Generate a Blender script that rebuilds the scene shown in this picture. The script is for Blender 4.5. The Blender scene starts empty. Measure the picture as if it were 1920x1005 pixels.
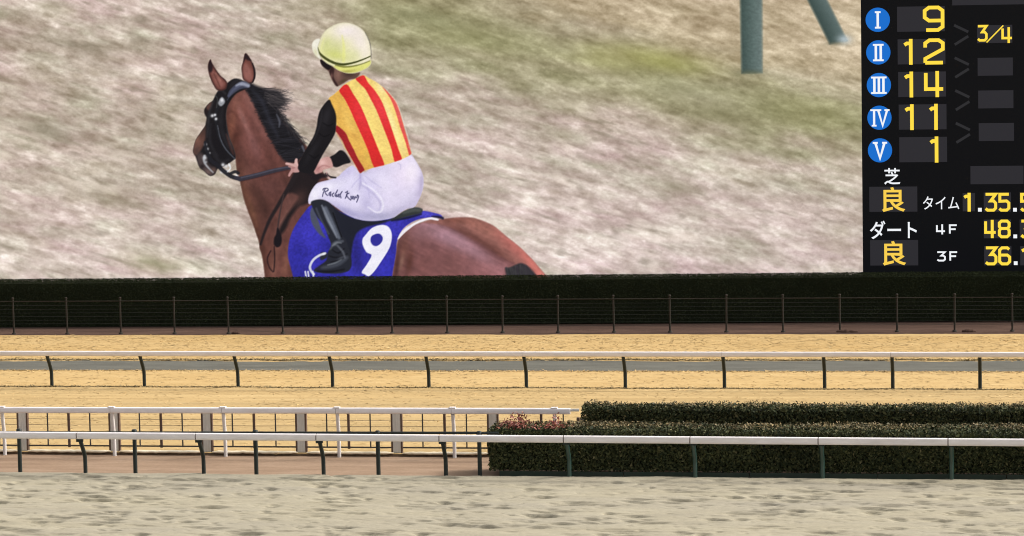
import bpy, math
import numpy as np
from mathutils import Matrix, Vector

# ------------------------------------------------------------------ camera, sky, sun, exposure
scene = bpy.context.scene
EXPOSURE = 1.25
cam_data = bpy.data.cameras.new('camera')
cam_data.sensor_width = 36.0
cam_data.lens = 36.0 * 6000.0 / 1920.0
cam_data.clip_start = 0.5
cam_data.clip_end = 6000.0
cam = bpy.data.objects.new('camera', cam_data)
scene.collection.objects.link(cam)
cam.location = (0, 0, 16.5)
cam.matrix_world = (Matrix.Translation((0, 0, 16.5)) @ Matrix.Rotation(math.radians(9.2), 4, 'Z')
                    @ Matrix.Rotation(math.pi / 2 - math.atan2(602, 6000), 4, 'X')
                    @ Matrix.Rotation(math.radians(-1.1), 4, 'Z'))
scene.camera = cam

SUN_ELEV = math.radians(40)
SUN_AZ = math.radians(72)            # clockwise from +Y: behind the screen and well to the right
world = bpy.data.worlds.new('World')
scene.world = world
world.use_nodes = True
wn = world.node_tree.nodes; wl = world.node_tree.links
bg = wn['Background']
sky = wn.new('ShaderNodeTexSky')
sky.sky_type = 'NISHITA'
sky.sun_disc = False
sky.sun_elevation = SUN_ELEV
sky.sun_rotation = SUN_AZ
sky.air_density = 1.0
sky.dust_density = 5.0
sky.ozone_density = 0.6
hs = wn.new('ShaderNodeHueSaturation')       # thin high cloud: a paler sky than the clear one
hs.inputs['Saturation'].default_value = 0.25
wl.new(sky.outputs['Color'], hs.inputs['Color'])
wl.new(hs.outputs['Color'], bg.inputs['Color'])
bg.inputs['Strength'].default_value = 0.10

sun_data = bpy.data.lights.new('sun', 'SUN')
sun_data.energy = 1.5
sun_data.angle = math.radians(11)
sun_data.color = (1.0, 0.95, 0.87)
sun = bpy.data.objects.new('sun', sun_data)
scene.collection.objects.link(sun)
to_sun = Vector((math.sin(SUN_AZ) * math.cos(SUN_ELEV), math.cos(SUN_AZ) * math.cos(SUN_ELEV), math.sin(SUN_ELEV)))
sun.rotation_euler = to_sun.to_track_quat('Z', 'Y').to_euler()
sun.location = (0, 60, 60)

vs = scene.view_settings
vs.view_transform = 'Standard'
vs.look = 'None'
vs.gamma = 1.0
vs.exposure = EXPOSURE
vs.use_curve_mapping = False
scene.cycles.filter_width = 1.05

rng = np.random.default_rng(11)
COL = scene.collection

# ------------------------------------------------------------------ helpers
def new_obj(name, mesh, parent=None):
    o = bpy.data.objects.new(name, mesh)
    COL.objects.link(o)
    if parent is not None:
        o.parent = parent
    return o

def tag(o, label=None, cat=None, group=None, kind=None):
    if label: o['label'] = label
    if cat: o['category'] = cat
    if group: o['group'] = group
    if kind: o['kind'] = kind
    return o

def empty(name, loc, label, cat, group=None):
    o = bpy.data.objects.new(name, None)
    o.empty_display_size = 0.3
    COL.objects.link(o)
    o.location = loc
    o['origin'] = 0
    del o['origin']
    return tag(o, label, cat, group)

def mesh_np(name, verts, faces, mat=None, smooth=False):
    """verts (n,3), faces (m,k) with k = 3 or 4."""
    verts = np.asarray(verts, np.float32); faces = np.asarray(faces, np.int32)
    me = bpy.data.meshes.new(name)
    k = faces.shape[1]
    me.vertices.add(len(verts)); me.vertices.foreach_set('co', verts.ravel())
    me.loops.add(faces.size); me.loops.foreach_set('vertex_index', faces.ravel())
    me.polygons.add(len(faces))
    me.polygons.foreach_set('loop_start', np.arange(0, faces.size, k, dtype=np.int32))
    if smooth:
        me.polygons.foreach_set('use_smooth', np.ones(len(faces), bool))
    me.update(calc_edges=True)
    if mat: me.materials.append(mat)
    return me

def mesh_py(name, verts, faces, mat=None, smooth=False):
    me = bpy.data.meshes.new(name)
    me.from_pydata([tuple(map(float, v)) for v in verts], [], faces)
    if smooth:
        for p in me.polygons: p.use_smooth = True
    if mat: me.materials.append(mat)
    me.update()
    return me

def box_mesh(name, x0, x1, y0, y1, z0, z1, mat, bev=0.0):
    b = min(bev, (x1 - x0) * .45, (y1 - y0) * .45, (z1 - z0) * .45)
    if b <= 0:
        v = [(x, y, z) for z in (z0, z1) for y in (y0, y1) for x in (x0, x1)]
        f = [(0, 2, 3, 1), (4, 5, 7, 6), (0, 1, 5, 4), (2, 6, 7, 3), (0, 4, 6, 2), (1, 3, 7, 5)]
        return mesh_py(name, v, f, mat)
    import bmesh
    bm = bmesh.new()
    bmesh.ops.create_cube(bm, size=1)
    for w in bm.verts:
        w.co = ((x0 + x1) / 2 + w.co.x * (x1 - x0), (y0 + y1) / 2 + w.co.y * (y1 - y0), (z0 + z1) / 2 + w.co.z * (z1 - z0))
    bmesh.ops.bevel(bm, geom=bm.edges[:], offset=b, segments=2, affect='EDGES', profile=.6)
    me = bpy.data.meshes.new(name); bm.to_mesh(me); bm.free()
    me.materials.append(mat)
    return me

def sweep(name, path, section, mat, up=(0, 0, 1), smooth=True, cap=True, scales=None):
    """sweep a closed 2-D section (side, up) along a 3-D path."""
    path = [Vector(p) for p in path]; n = len(section); V = []; Fc = []
    upv = Vector(up)
    for i, p in enumerate(path):
        t = (path[min(i + 1, len(path) - 1)] - path[max(i - 1, 0)]).normalized()
        s = t.cross(upv)
        if s.length < 1e-4: s = Vector((1, 0, 0))
        s.normalize(); u = s.cross(t)
        k = scales[i] if scales else 1.0
        for a, b in section:
            V.append(p + s * a * k + u * b * k)
    for i in range(len(path) - 1):
        for j in range(n):
            a = i * n + j; b = i * n + (j + 1) % n
            Fc.append((a, b, b + n, a + n))
    if cap:
        Fc.append(tuple(range(n - 1, -1, -1)))
        m = (len(path) - 1) * n
        Fc.append(tuple(range(m, m + n)))
    me = mesh_py(name, V, Fc, mat, smooth)
    if cap and smooth:
        me.polygons[-1].use_smooth = False; me.polygons[-2].use_smooth = False
        ne = len(path)
        caps = set(range(n)) | set(range((ne - 1) * n, ne * n))
        at = me.attributes.new('sharp_edge', 'BOOLEAN', 'EDGE')
        for e in me.edges:
            a, b = e.vertices
            if (a < n and b < n) or (a >= (ne - 1) * n and b >= (ne - 1) * n): at.data[e.index].value = True
    return me

def circ(r, n=10, ry=None):
    ry = r if ry is None else ry
    return [(r * math.cos(2 * math.pi * i / n), ry * math.sin(2 * math.pi * i / n)) for i in range(n)]

def rrect(w, h, r, n=3):
    pts = []
    for cx, cy, a0 in ((w/2-r, h/2-r, 0), (-w/2+r, h/2-r, 90), (-w/2+r, -h/2+r, 180), (w/2-r, -h/2+r, 270)):
        for i in range(n + 1):
            a = math.radians(a0 + 90 * i / n)
            pts.append((cx + r * math.cos(a), cy + r * math.sin(a)))
    return pts

def lin(c):
    c = np.asarray(c, float) / 255.0
    return np.where(c <= .04045, c / 12.92, ((c + .055) / 1.055) ** 2.4)

# ------------------------------------------------------------------ materials
def principled(name, color, rough=.7, spec=.3):
    m = bpy.data.materials.new(name); m.use_nodes = True
    b = m.node_tree.nodes['Principled BSDF']
    b.inputs['Base Color'].default_value = (*color, 1)
    b.inputs['Roughness'].default_value = rough
    b.inputs['Specular IOR Level'].default_value = spec
    return m, b

def noise_node(nt, scale, detail=4, rough=.6, vec=None, stretch=None):
    n = nt.nodes.new('ShaderNodeTexNoise')
    n.inputs['Scale'].default_value = scale
    n.inputs['Detail'].default_value = detail
    n.inputs['Roughness'].default_value = rough
    tc = nt.nodes.new('ShaderNodeNewGeometry')
    mp = nt.nodes.new('ShaderNodeMapping')
    mp.inputs['Scale'].default_value = stretch or (1, 1, 1)
    nt.links.new(tc.outputs['Position'], mp.inputs['Vector'])
    nt.links.new(mp.outputs['Vector'], n.inputs['Vector'])
    return n

def ramp(nt, fac, stops):
    r = nt.nodes.new('ShaderNodeValToRGB')
    els = r.color_ramp.elements
    while len(els) < len(stops): els.new(0.5)
    for e, (p, c) in zip(els, stops):
        e.position = p; e.color = (*c, 1)
    nt.links.new(fac, r.inputs['Fac'])
    return r

def mixc(nt, a, b, fac, mode='MIX'):
    m = nt.nodes.new('ShaderNodeMix'); m.data_type = 'RGBA'; m.blend_type = mode
    if isinstance(fac, float): m.inputs['Factor'].default_value = fac
    else: nt.links.new(fac, m.inputs['Factor'])
    for s, v in (('A', a), ('B', b)):
        sock = [i for i in m.inputs if i.name == s and i.type == 'RGBA'][0]
        if isinstance(v, tuple): sock.default_value = (*v, 1)
        else: nt.links.new(v, sock)
    return [o for o in m.outputs if o.type == 'RGBA'][0]

def ground_mat(name, dark, mid, light, scale, stretch, bump=.3, bump_scale=30, patch=None, patch_scale=.35, rough=.95):
    m, b = principled(name, mid, rough, .12)
    nt = m.node_tree
    n1 = noise_node(nt, scale, 6, .65, stretch=stretch)
    r1 = ramp(nt, n1.outputs['Fac'], [(.3, dark), (.5, mid), (.72, light)])
    col = r1.outputs['Color']
    if patch:
        n2 = noise_node(nt, patch_scale, 5, .6, stretch=(stretch[0] * .6, stretch[1], 1))
        r2 = ramp(nt, n2.outputs['Fac'], [(.42, (0, 0, 0)), (.68, (1, 1, 1))])
        col = mixc(nt, col, patch, r2.outputs['Color'])
    n4 = noise_node(nt, 14, 3, .7, stretch=(.5, 1, 1))
    r4 = ramp(nt, n4.outputs['Fac'], [(.25, (.82, .82, .82)), (.75, (1.14, 1.14, 1.14))])
    col = mixc(nt, col, r4.outputs['Color'], .8, 'MULTIPLY')
    nt.links.new(col, b.inputs['Base Color'])
    n3 = noise_node(nt, bump_scale, 4, .7, stretch=(.6, 1, 1))
    bp = nt.nodes.new('ShaderNodeBump')
    bp.inputs['Strength'].default_value = bump
    bp.inputs['Distance'].default_value = .03
    nt.links.new(n3.outputs['Fac'], bp.inputs['Height'])
    nt.links.new(bp.outputs['Normal'], b.inputs['Normal'])
    return m

def leaf_mat(name, stops, rough=.55, spec=.3, trans=.0):
    m, b = principled(name, stops[0][1], rough, spec)
    nt = m.node_tree
    g = nt.nodes.new('ShaderNodeNewGeometry')
    r = ramp(nt, g.outputs['Random Per Island'], stops)
    n = noise_node(nt, .9, 3, .6)
    r2 = ramp(nt, n.outputs['Fac'], [(.3, (.6, .6, .6)), (.7, (1.3, 1.25, 1.2))])
    nt.links.new(mixc(nt, r.outputs['Color'], r2.outputs['Color'], .8, 'MULTIPLY'), b.inputs['Base Color'])
    return m

def paint_mat(name, color, rough=.4, spec=.4, dirt=None, scale=3.0, amount=.5, stretch=(1, 1, 1)):
    m, b = principled(name, color, rough, spec)
    nt = m.node_tree
    n = noise_node(nt, scale, 5, .65, stretch=stretch)
    d = dirt or tuple(c * .75 for c in color)
    r = ramp(nt, n.outputs['Fac'], [(.35, color), (.75, tuple(c * (1 - amount) + e * amount for c, e in zip(color, d)))])
    nt.links.new(r.outputs['Color'], b.inputs['Base Color'])
    return m

M_SAND = ground_mat('sand', (.250, .222, .160), (.295, .263, .190), (.336, .302, .225), 1.3, (.35, 1, 1), .35, 22, patch=(.262, .236, .182), patch_scale=.5)
M_BROWN = ground_mat('brown_dirt', (.195, .128, .084), (.245, .166, .110), (.29, .203, .140), 1.6, (.22, 1.2, 1), .25, 30)
M_FARDIRT = ground_mat('verge_dirt', (.055, .033, .025), (.08, .047, .035), (.11, .068, .05), 1.2, (.3, 1, 1), .3, 25)
M_TURF = ground_mat('dry_turf', (.385, .258, .108), (.44, .302, .134), (.495, .356, .17), 2.2, (.3, 1.2, 1), .18, 18, patch=(.40, .265, .108), patch_scale=.45)
M_TRACK = ground_mat('worn_turf', (.315, .215, .094), (.41, .284, .128), (.495, .362, .178), 1.5, (.08, 1.4, 1), .18, 16, patch=(.33, .233, .108), patch_scale=.5)
M_SOIL = ground_mat('shaded_cut_soil', (.05, .032, .02), (.09, .058, .036), (.15, .10, .06), 5, (1, 1, 3), .6, 30)
M_ROAD = ground_mat('asphalt', (.082, .079, .066), (.105, .102, .086), (.13, .127, .106), 1.6, (.25, 1, 1), .15, 40)
M_LAND = ground_mat('land', (.25, .21, .13), (.32, .27, .18), (.38, .32, .22), .3, (1, 1, 1), .3, 5)

M_WHITE = paint_mat('white_enamel', (.74, .695, .69), .38, .45, (.50, .45, .42), 2.2, .6, (.6, 1, 3))
M_WHITEPOST = paint_mat('worn_white_post', (.60, .565, .545), .5, .35, (.42, .38, .35), 3, .6)
M_POST = paint_mat('dark_green_steel', (.011, .017, .016), .5, .25, (.022, .025, .02), 4, .6)
M_POSTG = paint_mat('green_steel', (.018, .05, .04), .28, .6, (.035, .05, .045), 4, .5)
M_GREY = paint_mat('galvanised', (.56, .54, .50), .5, .5, (.38, .36, .33), 5, .7, (1, 1, .3))
M_RUST = paint_mat('brown_steel', (.075, .05, .038), .65, .3, (.12, .06, .035), 6, .7)
M_DARKBAR = paint_mat('dark_bar', (.045, .04, .035), .6, .3)
M_FENCE = paint_mat('weathered_fence_post', (.026, .023, .018), .75, .15, (.045, .034, .025), 5, .6)
M_WIRE = paint_mat('fence_wire', (.018, .021, .016), .55, .4)
M_BOARD = paint_mat('green_board', (.018, .032, .022), .7, .2, (.04, .04, .03), 3, .6)
M_CASE = paint_mat('screen_cabinet', (.02, .021, .023), .6, .3)
M_LIP = ground_mat('straw_lip_highlight', (.60, .50, .34), (.74, .64, .47), (.82, .75, .60), 3, (.5, 1, 1), .6, 16)  # cream paler than the turf: the lip's highlight put into the colour

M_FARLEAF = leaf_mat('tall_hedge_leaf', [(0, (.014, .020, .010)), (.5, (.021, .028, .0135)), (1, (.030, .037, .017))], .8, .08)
M_FARTOP = leaf_mat('tall_hedge_shaded_top', [(0, (.014, .018, .008)), (.5, (.018, .023, .010)), (1, (.024, .029, .013))], .85, .05)  # same foliage, darkened: shade on the hedge top put into the colour
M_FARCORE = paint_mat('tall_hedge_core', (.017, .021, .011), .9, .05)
M_LEAF = leaf_mat('hedge_leaf', [(0, (.014, .021, .010)), (.45, (.034, .042, .017)), (.8, (.062, .066, .026)), (.95, (.075, .075, .032)), (1, (.15, .13, .065))], .7, .12)
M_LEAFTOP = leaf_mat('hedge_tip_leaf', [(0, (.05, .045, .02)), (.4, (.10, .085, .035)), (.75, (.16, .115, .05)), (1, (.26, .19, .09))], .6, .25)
M_LEAFRED = leaf_mat('red_shoot_leaf', [(0, (.12, .03, .022)), (.5, (.20, .05, .035)), (1, (.26, .10, .06))], .55, .3)
M_CORE = paint_mat('hedge_core', (.015, .017, .009), .9, .1)
M_TWIG = paint_mat('hedge_twig', (.05, .036, .024), .8, .15)
M_STRAW = leaf_mat('straw_blade', [(0, (.40, .27, .115)), (.5, (.455, .315, .14)), (1, (.55, .40, .195))], .8, .15)
M_BASEGRASS = leaf_mat('dull_grass_blade', [(0, (.10, .085, .045)), (.5, (.20, .155, .08)), (1, (.34, .255, .12))], .8, .15)

EM = 2.0 ** (-EXPOSURE)
def glow(name, rgb255, k=1.0):
    m = bpy.data.materials.new(name); m.use_nodes = True
    b = m.node_tree.nodes['Principled BSDF']
    b.inputs['Base Color'].default_value = (.006, .006, .007, 1)
    b.inputs['Roughness'].default_value = .8
    b.inputs['Specular IOR Level'].default_value = .05
    b.inputs['Emission Color'].default_value = (*lin(rgb255), 1)
    b.inputs['Emission Strength'].default_value = EM * k
    return m
M_LED = glow('led_picture', (0, 0, 0))
_a = M_LED.node_tree.nodes.new('ShaderNodeAttribute'); _a.attribute_name = 'led'
M_LED.node_tree.links.new(_a.outputs['Color'], M_LED.node_tree.nodes['Principled BSDF'].inputs['Emission Color'])
G_PANEL = glow('panel_black', (9, 10, 12))
G_WIN = glow('panel_window', (44, 43, 47))
G_YEL = glow('panel_yellow', (255, 219, 70), 1.05)
G_ORG = glow('panel_amber', (250, 208, 80))
G_BLUE = glow('panel_blue', (24, 110, 205))
G_WHT = glow('panel_white', (243, 246, 250))
G_CHEV = glow('panel_chevron', (44, 44, 46))

# ------------------------------------------------------------------ the setting: ground in strips
X0, X1 = -62.0, 16.0
def vnoise1(x, period, seed):
    r = np.random.default_rng(seed).random(4096)
    t = np.asarray(x) / period + 500
    i = np.floor(t).astype(int); f = t - i; f = f * f * (3 - 2 * f)
    return (r[i % 4096] * (1 - f) + r[(i + 1) % 4096] * f) * 2 - 1

def strip(name, ya, yb, z, mat, wob_a=.0, wob_b=.0, seed=1, x0=X0, x1=X1, n=520, za=None, zb=None):
    """flat sheet between the lines Y=ya(x) and Y=yb(x), with slightly wandering edges."""
    xs = np.linspace(x0, x1, n)
    fa = ya(xs) if callable(ya) else np.full(n, ya); fb = yb(xs) if callable(yb) else np.full(n, yb)
    fa = fa + wob_a * (vnoise1(xs, 1.9, seed) + .6 * vnoise1(xs, .5, seed + 1) + .4 * vnoise1(xs, .2, seed + 2))
    fb = fb + wob_b * (vnoise1(xs, 1.9, seed + 3) + .6 * vnoise1(xs, .5, seed + 4) + .4 * vnoise1(xs, .2, seed + 5))
    za = z if za is None else za; zb = z if zb is None else zb
    V = np.concatenate([np.stack([xs, fa, np.full(n, za)], 1), np.stack([xs, fb, np.full(n, zb)], 1)])
    i = np.arange(n - 1)
    Fq = np.stack([i, i + 1, i + 1 + n, i + n], 1)
    return tag(new_obj(name, mesh_np(name, V, Fq, mat)), kind='structure')

g = 1800.0
tag(new_obj('ground', mesh_np('ground', [(-g, -g, -.30), (g, -g, -.30), (g, g, -.30), (-g, g, -.30)], [(0, 1, 2, 3)], M_LAND)), kind='structure')

HED = lambda x: 136.62 + (np.asarray(x) + 45.35) * .0508          # foot of the tall hedge
FEN = lambda x: 134.33 + (np.asarray(x) + 44.0) * .0247           # wire fence line
strip('dirt_verge', lambda x: 133.7 + 0 * x, lambda x: HED(x) + 9, -.012, M_FARDIRT)
strip('turf_infield', 102.03, lambda x: 133.95 + (x + 44) * .012, -.004, M_TURF, 0, .10, 5)
strip('racing_turf', 102.45, 117.75, 0.0, M_TRACK, .02, .16, 21)
strip('service_road', lambda x: 122.5 + (x + 41) * .004, lambda x: 125.25 + (x + 41) * .012, 0.002, M_ROAD, .05, .16, 31)
strip('brown_path', 97.3, 102.03, -.085, M_BROWN)
# face of the turf where it drops to the path: soil darkened by painted shade under the lip
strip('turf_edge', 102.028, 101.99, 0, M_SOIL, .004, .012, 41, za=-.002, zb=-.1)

# foreground sand track: churned by hooves, real relief
def sand_sheet():
    dx, dy = .055, .030
    xs = np.arange(-38.5, 6.0, dx); ys = np.arange(83.5, 97.99, dy)
    Xg, Yg = np.meshgrid(xs, ys)
    def vn(px, py, seed):
        r = np.random.default_rng(seed).random((256, 256)).astype(np.float32)
        u = Xg / px + 300; v = Yg / py + 300
        i = np.floor(u).astype(int); j = np.floor(v).astype(int); f = u - i; h = v - j
        f = f * f * (3 - 2 * f); h = h * h * (3 - 2 * h); i %= 256; j %= 256
        a = r[j, i] * (1 - f) + r[j, (i + 1) % 256] * f
        b = r[(j + 1) % 256, i] * (1 - f) + r[(j + 1) % 256, (i + 1) % 256] * f
        return (a * (1 - h) + b * h) * 2 - 1
    Z = .010 * vn(2.2, 1.1, 1) + .006 * vn(.8, .3, 2) + .004 * vn(.3, .14, 3) + .0025 * vn(.12, .08, 4)
    r = np.random.default_rng(5)
    def pit(cx, cy, rx, ry, d, rot):
        i0 = int((cx - 3 * rx - xs[0]) / dx); i1 = int((cx + 3 * rx - xs[0]) / dx) + 1
        j0 = int((cy - 4 * ry - ys[0]) / dy); j1 = int((cy + 4 * ry - ys[0]) / dy) + 1
        i0, j0 = max(i0, 0), max(j0, 0); i1, j1 = min(i1, len(xs)), min(j1, len(ys))
        if i1 <= i0 or j1 <= j0: return
        a = Xg[j0:j1, i0:i1] - cx; b = Yg[j0:j1, i0:i1] - cy
        u = (a * math.cos(rot) + b * math.sin(rot)) / rx
        v = (-a * math.sin(rot) + b * math.cos(rot)) / ry
        v = v + r.uniform(.0, .6) * u * u + r.normal(0, .25) * u                                  # horseshoe curve
        vv = np.where(v > 0, v * 9.0, v * .55)               # sharp far wall, long gentle run-out towards the camera
        Z[j0:j1, i0:i1] += -d * np.exp(-(u * u) * 1.4 - vv * vv) + .18 * d * np.exp(-((v - .6) ** 2) * 12 - u * u * 1.3)
    for k in range(2500):
        cx = r.uniform(-38, 5.5); cy = r.uniform(84, 97.6)
        s = r.lognormal(0, .38)
        cl = vnoise1(cx * .8 + cy * .9, 2.6, 77) * .6 + vnoise1(cy - cx * .3, 1.7, 78) * .4
        if r.random() > .55 + .42 * cl: continue
        for q in range(1 + (r.random() < .4) + (r.random() < .2)):
            pit(cx + r.normal(0, .45) * q, cy + r.normal(0, .16) * q, .17 * s * r.uniform(.8, 2.2), .10 * min(s, 1.5) * r.uniform(.7, 1.2), .068 * min(s, 1.3) * r.uniform(.3, 1.3), r.normal(0, .07))
    for k in range(2600):
        pit(r.uniform(-38, 5.5), r.uniform(84, 97.6), r.uniform(.06, .22), r.uniform(.06, .10), r.uniform(.008, .028), r.normal(0, .2))
    # lip where the sheet ends against the path
    edge = 97.78 + .05 * vnoise1(Xg, 1.3, 8) + .03 * vnoise1(Xg, .3, 9)
    t = np.clip((Yg - edge) / .16, 0, 1)
    Z = Z * (1 - t) + .015 - t * .2
    t = np.clip((84.4 - Yg) / .8, 0, 1); Z = Z * (1 - t) - .022 * t
    n, m = Xg.shape
    V = np.stack([Xg.ravel(), Yg.ravel(), Z.ravel()], 1)
    idx = np.arange(n * m).reshape(n, m)
    Fq = np.stack([idx[:-1, :-1].ravel(), idx[:-1, 1:].ravel(), idx[1:, 1:].ravel(), idx[1:, :-1].ravel()], 1)
    tag(new_obj('sand_track', mesh_np('sand_track', V, Fq, M_SAND, True)), kind='structure')
sand_sheet()
strip('sand_apron', 40, 83.56, -.026, M_SAND, x0=-140, x1=90)
strip('sand_side', 83.5, 97.8, -.06, M_SAND, x0=-140, x1=-38.45)
strip('sand_flank', 83.5, 97.8, -.06, M_SAND, x0=5.9, x1=90)

# ------------------------------------------------------------------ dry grass: fringes along the edges
def blades(name, n, xr, yfun, h, w, mat, label, seed, z=0.0, lean=.5):
    r = np.random.default_rng(seed)
    x = r.uniform(xr[0], xr[1], n); y = yfun(x, r)
    a = r.uniform(0, 2 * math.pi, n); hh = h * r.lognormal(0, .35, n); ww = w * r.uniform(.6, 1.4, n)
    dx, dy = np.cos(a) * ww, np.sin(a) * ww
    lx, ly = r.normal(0, lean, n) * hh, r.normal(0, lean, n) * hh
    hh = hh / (1 + lean)
    V = np.empty((n, 3, 3), np.float32)
    V[:, 0] = np.stack([x - dx, y - dy, np.full(n, z)], 1)
    V[:, 1] = np.stack([x + dx, y + dy, np.full(n, z)], 1)
    V[:, 2] = np.stack([x + lx, y + ly, z + hh], 1)
    o = new_obj(name, mesh_np(name, V.reshape(-1, 3), np.arange(3 * n).reshape(n, 3), mat))
    return tag(o, label, 'grass', kind='stuff')
blades('dry_grass', 22000, (-52, 6), lambda x, r: r.uniform(100.6, 133.8, len(x)) * 0 + np.where(r.random(len(x)) < .5, r.uniform(102.1, 122.4, len(x)), r.uniform(125.6, 133.8, len(x))),
       .05, .05, M_STRAW, 'short straw-coloured dry grass across the turf', 3, 0.003, 2.6)
blades('dull_grass', 9000, (-52, 6), lambda x, r: 125.42 + (x + 41) * .012 + .13 * vnoise1(x, 1.2, 4) + r.exponential(.12, len(x)),
       .08, .035, M_BASEGRASS, 'olive brown grass fringe along the far edge of the grey road', 4, 0.0, 1.0)
blades('straw_fringe', 5000, (-52, 6), lambda x, r: 122.44 + (x + 41) * .004 - r.exponential(.10, len(x)),
       .06, .03, M_STRAW, 'pale straw fringe along the near edge of the grey road', 6, 0.0, 1.5)
blades('tufted_grass', 7000, (-52, 6), lambda x, r: 117.72 + .12 * vnoise1(x, 2.3, 9) + r.normal(0, .07, len(x)),
       .06, .035, M_BASEGRASS, 'brownish tufts under the far running rail', 7, 0.0, 1.3)

# ------------------------------------------------------------------ rails
def gooseneck(name, x, yb, over, h, r, mat, parent, z0=-.03, twist=0.0):
    """post standing at yb whose head leans towards the camera side by `over`."""
    P = []
    ctrl = [(0, z0), (0, h * .30), (-.02, h * .47), (-.30 * over, h * .64), (-.68 * over, h * .84), (-over, h)]
    for i in range(len(ctrl) - 1):
        for k in range(3):
            t = k / 3
            p0 = ctrl[max(i - 1, 0)]; p1 = ctrl[i]; p2 = ctrl[i + 1]; p3 = ctrl[min(i + 2, len(ctrl) - 1)]
            q = [.5 * (2 * p1[j] + (p2[j] - p0[j]) * t + (2 * p0[j] - 5 * p1[j] + 4 * p2[j] - p3[j]) * t * t + (-p0[j] + 3 * p1[j] - 3 * p2[j] + p3[j]) * t ** 3) for j in (0, 1)]
            P.append((x + twist * q[1], yb + q[0], q[1]))
    P.append((x + twist * h, yb - over, h))
    me = sweep(name, P, circ(r, 12), mat, up=(1, 0, 0))
    return new_obj(name, me, parent)

def rail_sections(parent, joints, y, zt, zb, depth, mat, gap=.032, name='rail_section'):
    zt = zt if callable(zt) else (lambda x, v=zt: v); zb = zb if callable(zb) else (lambda x, v=zb: v)
    for a, b in zip(joints, joints[1:]):
        h = (zt(a) - zb(a) + zt(b) - zb(b)) / 2
        sec = rrect(depth, h, min(h, depth) * .33, 4)
        pth = [(a + gap / 2, y, (zt(a) + zb(a)) / 2), (b - gap / 2, y, (zt(b) + zb(b)) / 2)]
        new_obj(name, sweep(name, pth, sec, mat, smooth=True), parent)
        # a dark connecting sleeve inside the joint
        if b < joints[-1]:
            sec2 = rrect(depth * .8, h * .82, h * .25, 3)
            new_obj('joint_sleeve', sweep('joint_sleeve', [(b - .06, y, (zt(b) + zb(b)) / 2), (b + .06, y, (zt(b) + zb(b)) / 2)], sec2, M_RUST), parent)

# near running rail
nr = empty('running_rail', (-16, 97.75, 0), 'white running rail nearest the camera, on bent dark green posts along the sand', 'rail', 'white running rails')
nr_inv = Matrix.Translation((16, -97.75, 0))
def child_fix(root):
    """parts are modelled in world coordinates; keep them there under their Empty."""
    inv = Matrix.Translation(root.location).inverted()
    for c in root.children:
        c.matrix_parent_inverse = inv
J = [-37.72, -33.80, -29.875, -25.98, -22.082, -18.153, -14.234, -10.293, -6.352, -2.408, 1.53, 5.45]
rail_sections(nr, J, 97.25, lambda x: 1.388 - (x + 16) * .0016, lambda x: 1.163 - (x + 16) * .0019, .15, M_WHITE)
for i, x in enumerate(J[1:-1]):
    gooseneck('post', x + .09, 97.77, .50, 1.18, .066, M_POSTG if x > -16 else M_POST, nr)
    new_obj('post_clamp', box_mesh('post_clamp', x - .02, x + .20, 97.21, 97.31, 1.10, 1.165 - (x + 16) * .0019, M_POST, .01), nr)
child_fix(nr)

# straight dark rail behind it
dr = empty('dark_rail', (-25, 98.0, 0), 'thin dark green rail on straight round posts, just behind the nearest white rail', 'rail')
cx = [-36.0, -32.03, -28.2, -24.23, -20.27, -17.02]
for x in cx:
    new_obj('post', sweep('post', [(x, 98.0, -.1), (x, 98.0, 1.33)], circ(.067, 14), M_POST, up=(1, 0, 0)), dr)
    new_obj('post_cap', sweep('post_cap', [(x, 98.0, 1.28), (x, 98.0, 1.375), (x, 98, 1.395)], circ(.085, 14), M_POST, up=(1, 0, 0), scales=[1, 1, .7]), dr)
for a, b in zip(cx, cx[1:]):
    za, zb = 1.29 + (a + 28) * .0045, 1.29 + (b + 28) * .0045
    new_obj('rail_bar', sweep('rail_bar', [(a + .086, 98.0, za), (b - .086, 98.0, zb)], circ(.042, 10), M_POST), dr)
new_obj('rail_bar', sweep('rail_bar', [(cx[-1] + .086, 98.0, 1.33), (-16.4, 98.0, 1.335)], circ(.042, 10), M_POST), dr)
child_fix(dr)

# far running rail
fr = empty('running_rail', (-19, 117.9, 0), 'white running rail crossing the dry turf in front of the grey road', 'rail', 'white running rails')
FX = [-48.2, -44.5, -40.82, -37.14, -33.46, -29.77, -26.08, -22.36, -18.63, -14.88, -11.16, -7.44, -4.93, -1.74, 1.5]
rail_sections(fr, [-50.5] + [FX[i] - .05 for i in (2, 4, 6, 8, 10, 12)] + [3.2], 117.37, 1.428, 1.232, .15, M_WHITE, gap=.008)
for x in FX:
    gooseneck('post', x, 117.88, .50, 1.24, .068, M_POST, fr)
child_fix(fr)

# white rail with white posts on the path, and the steel fence behind it
br = empty('running_rail', (-24, 101.9, 0), 'white rail on slim white posts along the brown path, ending at the rear hedge', 'rail', 'white running rails')
BJ = [-37.6, -33.83, -30.037, -26.242, -22.401, -18.551, -14.64]
rail_sections(br, BJ, 101.65, lambda x: 1.578 + (x + 26) * .002, lambda x: 1.378 + (x + 26) * .002, .16, M_WHITE, gap=.012)
for x in BJ[1:-1] + [-15.2]:
    gooseneck('post', x + .04, 101.82, .16, 1.385, .062, M_WHITEPOST, br, z0=-.1)
    new_obj('bracket', box_mesh('bracket', x - .07, x + .14, 101.57, 101.73, 1.56 + (x + 26) * .002, 1.608 + (x + 26) * .002, M_WHITE, .015), br)
new_obj('end_bar', sweep('end_bar', [(-14.7, 101.68, 1.53), (-14.36, 101.7, 1.53)], rrect(.08, .09, .02), M_GREY), br)
child_fix(br)

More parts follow.
